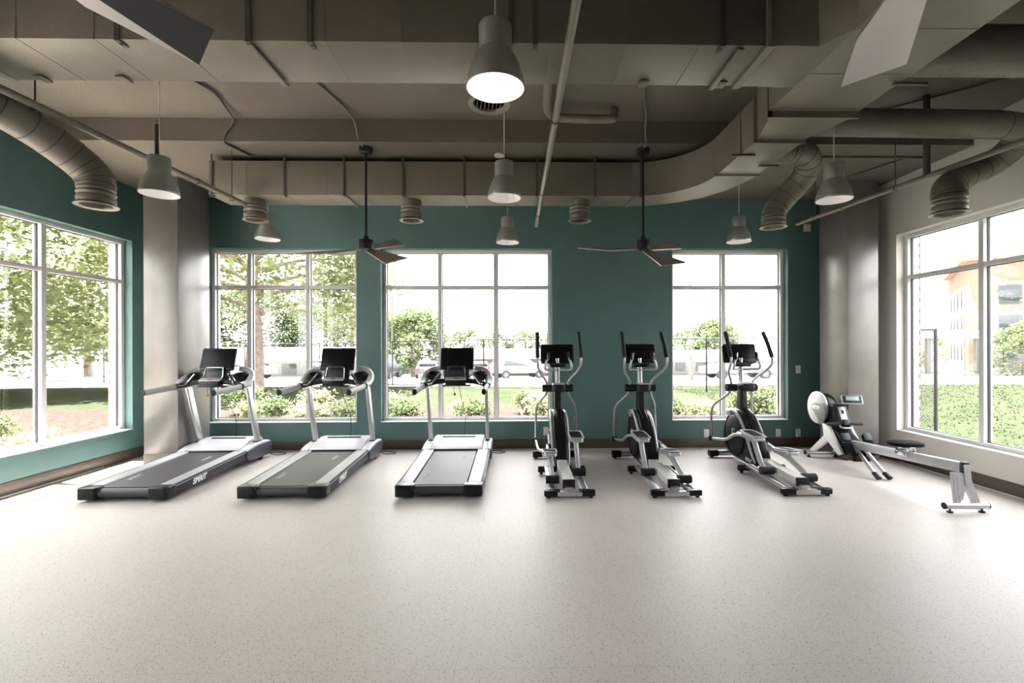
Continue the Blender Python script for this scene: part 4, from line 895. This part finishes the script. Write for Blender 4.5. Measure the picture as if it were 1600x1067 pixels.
b = MB(); b.prism([(1.98, 0.80), (1.86, 0.78), (1.76, 0.56), (1.80, 0.46), (1.95, 0.46), (2.1, 0.56)], -0.09, 0.09, 'x', 0.02, 3); b.build('belt_housing', BLACKP, t)
b = MB(); b.prism([(1.86, 0.765), (1.835, 0.76), (1.755, 0.57), (1.78, 0.56)], -0.045, 0.045, 'x', 0.006, m=SILVERP); b.box((0, 1.815, 0.70), (0.035, 0.02, 0.05), rot=(-0.4, 0, 0), bev=0.004, m=BLACK); b.build('resistance_panel', None, t)
b = MB(); b.tube([(-0.02, 1.90, 0.79), (0.0, 1.80, 0.80), (0.05, 1.74, 0.82)], 0.016, n=12, smooth=4); b.build('monitor_arm', BLACK, t)
Mm = Matrix.Translation((0.065, 1.725, 0.872)) @ Euler((-0.45, 0, -0.25)).to_matrix().to_4x4()
b = MB(); b.box((0, 0, 0), (0.245, 0.035, 0.125), bev=0.016, seg=3); bmesh.ops.transform(b.bm, matrix=Mm, verts=b.bm.verts); mo = b.build('monitor', SILVERP, t)
b = MB(); b.box((0, -0.0185, 0.002), (0.215, 0.004, 0.10), bev=0.002); bmesh.ops.transform(b.bm, matrix=Mm, verts=b.bm.verts); b.build('monitor_bezel', SLATE, mo)
b = MB(); b.box((0, -0.0215, 0.012), (0.15, 0.004, 0.058), bev=0.001); bmesh.ops.transform(b.bm, matrix=Mm, verts=b.bm.verts); b.build('monitor_lcd', LCD, mo)
b = MB(); b.box((0, -0.0215, -0.034), (0.022, 0.004, 0.012), bev=0.001); bmesh.ops.transform(b.bm, matrix=Mm, verts=b.bm.verts); b.build('start_button', RED, mo)
# pull handle
b = MB(); b.tube([(-0.225, 1.77, 0.548), (-0.12, 1.76, 0.553), (-0.04, 1.755, 0.565), (0.04, 1.755, 0.565), (0.12, 1.76, 0.553), (0.225, 1.77, 0.548)], 0.021, n=14, smooth=4, m=RUBBER); b.box((0, 1.745, 0.575), (0.08, 0.05, 0.075), rot=(-0.3, 0, 0), bev=0.015, m=SLATE); b.build('pull_handle', None, t)
b = MB(); b.tube([(-0.07, 1.76, 0.53), (-0.06, 1.72, 0.505), (0.06, 1.72, 0.505), (0.07, 1.76, 0.53)], 0.012, n=10, smooth=4); b.build('handle_cradle', SILVERP, t)
for s in (-1, 1):
    x = s*0.135
    b = MB(); b.box((x, 1.50, 0.33), (0.105, 0.035, 0.26), rot=(-0.62, 0, 0), bev=0.012, m=PADM); fp = b.build('footplate', None, t)
    b = MB(); b.box((x, 1.535, 0.425), (0.095, 0.02, 0.10), rot=(-0.62, 0, 0), bev=0.008); b.build('toe_plate', SLATE, fp)
    b = MB(); b.tube([(x-0.055, 1.50, 0.36), (x-0.05, 1.44, 0.37), (x, 1.42, 0.372), (x+0.05, 1.44, 0.37), (x+0.055, 1.50, 0.36)], 0.018, n=8, smooth=4, ry=0.006); b.build('foot_strap', BLACKP, fp)
    b = MB(); b.box((x, 1.40, 0.235), (0.10, 0.08, 0.03), rot=(-0.15, 0, 0), bev=0.01); b.build('heel_cup', PADM, fp)
b = MB(); b.tube([(-0.2, 1.52, 0.30), (0.2, 1.52, 0.30)], 0.014, n=12); b.build('footplate_axle', BLACK, t)

# ------------------------------------------------------------------ outdoors
def ground_z(y): return GY if y < 20 else (GY-(y-20)*0.055 if y < 62 else GY-42*0.055)
def terrain(name, x0, x1, ys, m_, lift=0.0, nx=2):
    b = MB(); t_ = bmesh.new()
    rows = [[t_.verts.new((x0+(x1-x0)*i/nx, y, ground_z(y)+lift)) for i in range(nx+1)] for y in ys]
    for a, c_ in zip(rows, rows[1:]):
        for i in range(nx): t_.faces.new([a[i], a[i+1], c_[i+1], c_[i]])
    b._add(t_, m_)
    return struct(name, b)
terrain('ground_parking_lot', -140, 150, [19.0, 20, 62, 140], ASPH)
terrain('ground_lawn_back', -140, 5.6, [12.5, 19.0], GRASS, 0.0)
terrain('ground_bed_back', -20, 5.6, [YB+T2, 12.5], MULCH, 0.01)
terrain('ground_lawn_right', 5.6, 60, [-30, 19.0], GRASS, 0.0)
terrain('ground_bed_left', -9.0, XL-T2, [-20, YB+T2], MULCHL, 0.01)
terrain('ground_lawn_left', -20, -9.0, [-20, YB+T2], GRASS, 0.0)
terrain('ground_lot_left', -140, -20, [-60, YB+T2], ASPH, 0.0)
terrain('ground_lawn_far_left', -140, -20, [YB+T2, 12.5], GRASS, 0.0)

def leaf_cloud(b, centres, n, size, m_, flat=0.8):
    bm2 = b.bm; mi = b._mi(m_)
    tot = sum(c[3]**2 for c in centres)
    for cx_, cy_, cz_, r in centres:
        k = int(n*r*r/tot)
        for _ in range(k):
            u = Vector((random.gauss(0, 1), random.gauss(0, 1), random.gauss(0, 1))).normalized()*r*(random.random()**0.45)
            p = Vector((cx_+u.x, cy_+u.y, cz_+u.z*flat))
            a = Vector((random.gauss(0, 1), random.gauss(0, 1), random.gauss(0, 0.6))).normalized(); c_ = a.cross(Vector((random.random()-0.5, random.random()-0.5, 1))).normalized()
            s1 = size*random.uniform(0.6, 1.3); s2 = s1*random.uniform(0.35, 0.6)
            v = [bm2.verts.new(p+a*s1), bm2.verts.new(p+c_*s2), bm2.verts.new(p-a*s1*0.8), bm2.verts.new(p-c_*s2)]
            f = bm2.faces.new(v); f.material_index = mi
def tree_proto(h, cr, n, leaf, lm, trunk_r, nb=16, crown_lo=0.35, name='tree', label='', loc=(0, 0, 0), group=None, seed=1):
    random.seed(seed)
    t = thing(name, label, 'tree', loc, group=group)
    b = MB(); b.tube([(0, 0, -0.2), (0.05, 0.02, h*0.2), (-0.05, 0, h*0.42), (0.1, 0.05, h*0.8)], [trunk_r*1.35, trunk_r, trunk_r*0.75, trunk_r*0.25], n=12, smooth=4)
    cen = []
    for k in range(nb):
        a = k*2.4+random.random(); z = h*(crown_lo+(0.95-crown_lo)*k/nb); rr = cr*(0.35+0.65*math.sin(math.pi*min(1, 0.25+0.7*k/nb)))
        e = Vector((math.cos(a)*rr*0.75, math.sin(a)*rr*0.75, z)); s0 = Vector((0, 0, z*0.72+h*0.05))
        b.tube([s0, s0.lerp(e, 0.5)+Vector((0, 0, h*0.02)), e], [trunk_r*0.38, trunk_r*0.22, trunk_r*0.08], n=7, smooth=3)
        cen.append((e.x, e.y, e.z, cr*random.uniform(0.30, 0.46)))
    cen.append((0, 0, h*0.86, cr*0.5))
    b.build('trunk', BARK, t)
    b = MB(); leaf_cloud(b, cen, n, leaf, lm); b.build('foliage', lm, t)
    return t
tree_proto(9.5, 5.0, 22000, 0.15, LEAFA, 0.26, 22, 0.34, 'shade_tree', 'large yellow-green tree with a thick trunk outside the first back window', (-9.6, 17.6, GY), seed=3)
lt = tree_proto(8.0, 4.2, 15000, 0.16, LEAFA, 0.18, 18, 0.22, 'shade_tree', 'yellow-green tree outside the left window, the near left of two', (-16.0, 8.5, GY), seed=5)
dup(lt, (-17.5, 15.5, GY), 'yellow-green tree beyond the left window, seen through its right pane', 1.3)
bt = tree_proto(9.5, 4.8, 6500, 0.26, LEAFB, 0.3, 16, 0.22, 'background_tree', 'tall mid-green tree beyond the lot, left in the second back window', (-14.5, 70, -2.3), seed=8, group='trees behind the parking lot')
ct = tree_proto(6.5, 3.8, 5000, 0.26, LEAFC, 0.2, 14, 0.12, 'background_tree', 'pale green rounded tree in front of the taller one beyond the fence', (-10.4, 48, -1.5), seed=9, group='trees behind the parking lot')
bg = [(-52, 66, 1.25, 0), (-44, 62, 1.3, 1), (-37, 68, 1.35, 2), (-31, 72, 1.1, 0.4), (-24, 70, 1.1, 4), (-19.5, 74, 0.95, 2.2), (-8.5, 78, 0.72, 1), (-3.5, 80, 0.68, 2.6), (1.5, 80, 0.70, 3), (6.5, 82, 0.66, 5), (11.5, 82, 0.62, 1.7), (17, 84, 0.60, 0.2), (23, 84, 0.62, 3.4), (28.5, 80, 0.70, 0.7), (33.5, 78, 0.82, 4.4)]
POSW = ['far left end', 'left of the low house', 'behind the low house', 'right of the low house', 'centre left', 'beside the tall one', 'right of the tall one', 'behind the white roof', 'behind the roof middle', 'behind the roof end', 'left of the lamp mast', 'behind the lamp mast', 'behind the right window', 'right window centre', 'right window edge']
for (x, y, sc, rz), w in zip(bg, POSW):
    d = dup(bt, (x, y, -2.3), 'background tree of the treeline, %s' % w, rz); d.scale = (sc, sc, sc)
d = dup(ct, (28.5, 68, -2.3), 'pale green tree outside the third back window, right of the lamp mast', 1.0); d.scale = (1.2, 1.2, 1.15)
for i, (x, y, s_, w) in enumerate([(-28, -2, 1.1, 'first along the left lawn'), (-30, 6, 1.15, 'second along the left lawn'), (-36, 14, 1.2, 'third along the left lawn'), (-34, 22, 1.2, 'fourth along the left lawn'), (-30, 34, 1.1, 'behind the far left lot')]):
    d = dup(lt, (x, y, -0.3), 'yellow-green tree %s' % w, i*1.1); d.scale = (s_, s_, s_)
d = dup(lt, (57, 65, -2.3), 'small tree left of the brick building beyond the lawn', 0.5); d.scale = (0.7, 0.7, 0.8)
d = dup(ct, (40.3, 37.0, -0.95), 'tree beside the brick building across the lawn', 0.5); d.scale = (0.6, 0.6, 0.62)

# shrubs in the beds
def shrub_proto(lm, label, loc, n=900, r=0.42, h=0.55, flowers=False, seed=1):
    random.seed(seed); t = thing('garden_shrub', label, 'shrub', loc, group='shrubs in the planting bed')
    b = MB()
    for k in range(14):
        a = k*2.4; b.tube([(0, 0, -0.02), (math.cos(a)*r*0.35, math.sin(a)*r*0.35, h*0.5), (math.cos(a)*r*0.7, math.sin(a)*r*0.7, h*0.95)], [0.008, 0.006, 0.003], n=5)
    b.build('stems', BARK, t)
    b = MB(); cen = [(math.cos(k*2.4)*r*0.5*(k/9), math.sin(k*2.4)*r*0.5*(k/9), h*(0.45+0.4*random.random()), r*0.55) for k in range(1, 10)]
    leaf_cloud(b, cen, n, 0.042, lm)
    if flowers: leaf_cloud(b, [(c_[0], c_[1], c_[2]+0.08, c_[3]) for c_ in cen], 110, 0.03, FLOWER)
    b.build('foliage', None, t)
    return t
s1 = shrub_proto(LEAFB, 'leafy green shrub in the bed under the left edge of the second back window', (-2.05, 8.75, 0), 1000, 0.50, 0.62, seed=11)
s2 = shrub_proto(LEAFA, 'yellow-green flowering shrub in the bed under the first back window', (-3.9, 8.9, 0), 900, 0.45, 0.52, True, seed=12)
random.seed(21)
spots = [(-0.75, 8.7, 1.0, 1, 'under the middle of the second back window'), (0.55, 9.0, 1.35, 2, 'under the right part of the second back window'), (-1.25, 10.6, 0.7, 2, 'further back in the second window bed'), (0.2, 11.2, 0.9, 1, 'at the fence side of the second window bed'),
         (2.75, 8.6, 1.05, 1, 'under the left part of the third back window'), (3.45, 8.75, 1.1, 2, 'under the middle of the third back window'), (4.35, 8.8, 1.35, 1, 'under the right edge of the third back window'), (3.0, 9.9, 1.0, 1, 'behind the others at the third back window'),
         (-3.15, 8.9, 0.95, 1, 'under the right part of the first back window'), (-4.6, 9.2, 1.0, 1, 'beside the corner at the first back window'), (-2.9, 10.9, 1.0, 2, 'second row outside the first back window'), (-4.6, 11.0, 1.1, 2, 'second row near the big trunk'), (-6.4, 11.4, 1.1, 1, 'left end of the back bed'), (-5.4, 9.8, 0.9, 2, 'between the first back window and the left corner')]
for i, (x, y, sc, k, w) in enumerate(spots):
    d = dup(s1 if k == 1 else s2, (x, y, 0), ('leafy green shrub ' if k == 1 else 'yellow-green flowering shrub ')+w, i*1.7); d.scale = (sc, sc, sc)
lsp = [(-6.55, 6.6, 0.85, 2, 'nearest the corner below the left window'), (-6.6, 5.7, 0.9, 1, 'below the right pane of the left window'), (-6.6, 4.7, 0.95, 2, 'below the left pane of the left window'), (-7.7, 6.1, 1.0, 2, 'in the second row outside the left window'), (-7.8, 7.2, 1.0, 1, 'in the second row near the corner outside the left window'), (-7.8, 4.9, 0.9, 1, 'in the second row left of the stone bollard')]
for i, (x, y, sc, k, w) in enumerate(lsp):
    d = dup(s1 if k == 1 else s2, (x, y, 0), ('leafy green shrub ' if k == 1 else 'yellow-green flowering shrub ')+w, i*2.1+1); d.scale = (sc, sc, sc)
t = thing('stone_bollard', 'short stone bollard light outside the left window', 'bollard', (-10.6, 7.9, GY))
MB().bb(-0.13, 0.13, -0.13, 0.13, 0, 0.80, 0.01).build('post', BOLL, t); MB().bb(-0.17, 0.17, -0.17, 0.17, 0.80, 1.0, 0.01).build('cap', PALEB, t)

# fences
def fence(label, pts, h, sp=2.4, mesh=0.16, name='chain_link_fence'):
    t = thing(name, label, 'fence', (pts[0][0], pts[0][1], 0))
    o = Vector((pts[0][0], pts[0][1], 0)); wire = MB()
    for (xa, ya), (xb, yb) in zip(pts, pts[1:]):
        a = Vector((xa, ya, ground_z(ya)))-o; c_ = Vector((xb, yb, ground_z(yb)))-o; L = (c_-a).length; n = max(1, round(L/sp))
        for i in range(n+1):
            p = a.lerp(c_, i/n); MB().cyl(p, p+Vector((0, 0, h)), 0.028, 8).build('post', FENCE, t)
        MB().tube([a+Vector((0, 0, h-0.02)), c_+Vector((0, 0, h-0.02))], 0.021, n=8).build('rail', FENCE, t)
        MB().tube([a+Vector((0, 0, 0.08)), c_+Vector((0, 0, 0.08))], 0.012, n=6).build('rail', FENCE, t)
        k = int((L+h)/mesh); d = (c_-a)/L
        for j in range(-int(h/mesh), int(L/mesh)+1):
            for sgn in (1, -1):
                u0 = j*mesh; u1 = u0+h-0.1
                za, zb_ = (0.06, h-0.04) if sgn > 0 else (h-0.04, 0.06)
                if u0 < 0: f_ = (0-u0)/(u1-u0); za = za+(zb_-za)*f_; u0 = 0
                if u1 > L: f_ = (L-u0)/(u1-u0); zb_ = za+(zb_-za)*f_; u1 = L
                wire.tube([a+d*u0+Vector((0, 0, za)), a+d*u1+Vector((0, 0, zb_))], 0.0028, n=3, caps=False)
    o2 = wire.build('wire_mesh', FENCE, t)
    return t
fence('long black chain-link fence between the bed and the parking lot', [(-20, 23.5), (-9, 22.0), (-1.2, 17.4), (6.5, 16.2), (9.0, 15.8)], 1.86, 3.7, 0.22)
fence('black chain-link fence end near the right window corner', [(7.16, 8.35), (7.42, 8.3)], 1.9, 0.3, 0.05)
fence('black fence beyond the lawn outside the left window', [(-26, 2), (-26, 18)], 1.3, 2.6, 0.25)

# cars
def car(loc, rz, label, paint, kind='sedan'):
    t = thing('parked_car', label, 'car', loc, rz, group='cars in the parking lot')
    if kind == 'jeep': prof = [(-2.1, 0.45), (-2.1, 1.05), (-0.75, 1.12), (-0.45, 1.78), (1.95, 1.80), (2.05, 1.1), (2.05, 0.45)]; H = 1.8
    elif kind == 'suv': prof = [(-2.3, 0.40), (-2.28, 0.85), (-1.2, 1.05), (-0.5, 1.58), (1.7, 1.62), (2.2, 1.1), (2.28, 0.45)]; H = 1.6
    else: prof = [(-2.3, 0.38), (-2.28, 0.78), (-1.1, 0.95), (-0.35, 1.40), (0.9, 1.42), (1.6, 1.02), (2.2, 0.98), (2.28, 0.45)]; H = 1.4
    b = MB(); b.prism(prof, -0.88, 0.88, 'x', 0.07, 3)
    for v in b.bm.verts:
        if v.co.z > 1.0: v.co.x *= 1-0.22*(v.co.z-1.0)/(H-1.0+0.01)
    b.build('car_body', paint, t)
    z0 = 1.0 if kind != 'jeep' else 1.15
    for s in (-1, 1):
        b = MB(); b.prism([(-0.75, z0+0.02), (-0.42, H-0.12), (1.35, H-0.12), (1.6, z0+0.02)], *sorted((s*0.80, s*0.865)), axis='x', bev=0.01)
        for v in b.bm.verts: v.co.x *= 1-0.20*(v.co.z-1.0)/(H-1.0)
        b.build('side_window', CARG, t)
        for y in (-1.4, 1.4):
            b = MB(); b.tube([(s*0.68, y, 0.34), (s*0.90, y, 0.34)], 0.34, n=22, m=TYRE); b.tube([(s*0.89, y, 0.34), (s*0.91, y, 0.34)], 0.20, n=16, m=CARS); b.build('wheel', None, t)
        MB().box((s*0.72, 2.27, 0.86), (0.22, 0.06, 0.16), bev=0.01).build('tail_light', TAIL, t)
    MB().box((0, 1.98 if kind != 'jeep' else 2.04, (z0+H)/2-0.04), (1.25, 0.04, (H-z0)*0.7), rot=(-0.5 if kind == 'sedan' else -0.1, 0, 0), bev=0.01).build('rear_window', CARG, t)
    if kind == 'jeep': MB().tube([(0, 2.06, 1.05), (0, 2.28, 1.05)], 0.37, n=24).build('spare_wheel', TYRE, t)
    return t
gz = ground_z
car((-10.0, 36, gz(36)), math.pi, 'dark off-roader with spare wheel, leftmost in the second back window', CARD, 'jeep')
car((-7.3, 39, gz(39)), math.pi+0.2, 'silver sedan right of the dark off-roader', CARS)
car((-5.1, 41, gz(41)), math.pi, 'dark sedan partly behind the window mullion', CARD)
car((-3.2, 40.5, gz(40.5)), math.pi+0.1, 'dark grey sedan left of the white wagon', CARD)
car((0.2, 38, gz(38)), math.pi/2+0.35, 'white wagon parked right in the second back window', CARW, 'suv')
car((3.0, 41, gz(41)), math.pi/2+0.3, 'silver car behind the white wagon', CARS)
car((14.5, 31, gz(31)), -math.pi/2, 'white car in the third back window', CARW)
car((-21.5, 38, gz(38)), math.pi/2, 'white wagon beyond the big trunk in the first back window', CARW, 'suv')
car((-14.6, 37, gz(37)), math.pi+0.2, 'dark car right of the big trunk in the first back window', CARD, 'suv')
car((-24.0, 9.5, gz(9.5)), 0.2, 'white wagon outside the left window beyond the lawn', CARW, 'suv')
# buildings
def far_building(label, x0, x1, y0, y1, z0, z1, roof, wallm, wins, name='low_building'):
    t = thing(name, label, 'building', (x0, y0, z0))
    MB().bb(0, x1-x0, 0, y1-y0, 0, z1-z0-roof, 0.02).build('walls', wallm, t)
    MB().bb(-0.4, x1-x0+0.4, -0.4, y1-y0+0.4, z1-z0-roof, z1-z0, 0.02).build('roof', ROOFW, t)
    for (u, v, w, h) in wins:
        MB().bb(u, u+w, -0.06, 0.05, v, v+h, 0.01).build('window', CARG, t)
    return t
far_building('long low building with a white roof band behind the parked cars', -9, 6.5, 55, 63, gz(55), 1.15, 1.1, WALLB, [(1+k*2.6, 0.6, 1.4, 1.1) for k in range(6)])
far_building('low pale house with dark windows beyond the first back window', -34, -13.5, 54, 62, gz(54), 1.4, 1.5, PALEB, [(1.5+k*3.1, 0.3, 1.6, 1.2) for k in range(6)])
far_building('low pale building far outside the third back window', 15, 30, 55, 61, gz(55), 0.9, 1.2, PALEB, [(1+k*2.4, 0.5, 1.2, 1.0) for k in range(5)])
t = thing('brick_building', 'tall orange brick and pale panel building far across the right lawn', 'building', (41.5, 43, -1.0), R(-38))
MB().bb(0, 14, 0, 16, 0, 10.2, 0.05).build('brick_walls', ORANGE, t)
b = MB(); b.bb(1.2, 12.8, -0.12, 0, 0, 8.2); b.bb(-0.12, 0, 2.0, 15, 0, 8.2); b.build('panel_cladding', PALEB, t)
MB().bb(-0.5, 14.5, -0.5, 16.5, 10.2, 10.8, 0.03).build('parapet', ORANGE, t)
for k in range(4):
    for j in range(3): MB().bb(2.0+k*2.7, 3.4+k*2.7, -0.2, -0.1, 1.0+j*2.6, 2.6+j*2.6, 0.01).build('window', CARG, t)
    for j in range(3): MB().bb(-0.2, -0.1, 3.0+k*3, 4.2+k*3, 1.0+j*2.6, 2.6+j*2.6, 0.01).build('window', CARG, t)
t = thing('entrance_canopy', 'low white canopy on posts in front of the brick building', 'canopy', (30, 39, -0.9))
MB().bb(0, 9, 0, 4, 3.0, 3.7, 0.03).build('roof', ROOFW, t)
for x in (0.3, 4.5, 8.7): MB().bb(x-0.15, x+0.15, 0.2, 0.5, 0, 3.0, 0.01).build('post', PALEB, t)
# lamp posts
def lamp_post(loc, h, label, heads=2):
    t = thing('parking_lot_lamp', label, 'street lamp', loc)
    MB().tube([(0, 0, 0), (0, 0, h)], [0.09, 0.06], n=12).build('pole', DARKSTEEL, t)
    for s in ((-1, 1) if heads == 2 else (1,)):
        MB().tube([(0, 0, h-0.1), (s*0.5, 0, h)], 0.03, n=8).build('arm', DARKSTEEL, t); MB().box((s*0.75, 0, h), (0.6, 0.35, 0.12), bev=0.03).build('lamp_head', DARKSTEEL, t)
lamp_post((-10.9, 42, gz(42)), 7.3, 'two-headed lamp post outside the left part of the second back window')
lamp_post((33, 29.5, gz(29.5)), 4.9, 'two-headed lamp post on the right lawn beyond the right window')
t = thing('ornamental_lamp', 'slim ornamental lamp mast rising through the third back window', 'street lamp', (9.4, 25.5, gz(25.5)))
MB().tube([(0, 0, 0), (0, 0, 1.3)], [0.14, 0.07], n=12).build('base', DARKSTEEL, t)
MB().tube([(0, 0, 1.3), (0, 0, 9.0)], 0.035, n=10).build('mast', PIPE, t)
MB().lathe([(0, 0), (0.10, 0.05), (0.17, 0.25), (0.12, 0.5), (0.05, 0.62), (0, 0.64)], 20, Matrix.Translation((0, 0, 1.9))).build('lantern', PALEB, t)
# tall grass on the right lawn
random.seed(31); b = MB(); mi = b._mi(GRASSB)
for _ in range(14000):
    x = 5.8+random.random()**1.4*16; y = 1.5+random.random()*17; hh = random.uniform(0.02, 0.05)*(2.5 if random.random() < 0.04 else 1)
    a = random.random()*6.28; w = 0.006+0.0015*x
    dx, dy = math.cos(a)*w, math.sin(a)*w
    f = b.bm.faces.new([b.bm.verts.new((x-dx, y-dy, GY)), b.bm.verts.new((x+dx, y+dy, GY)), b.bm.verts.new((x+random.gauss(0, 0.03), y+random.gauss(0, 0.03), GY+hh))]); f.material_index = mi
o = b.build('lawn_grass', None); tag(o, 'green grass blades covering the lawn outside the right window', 'grass', kind='stuff')
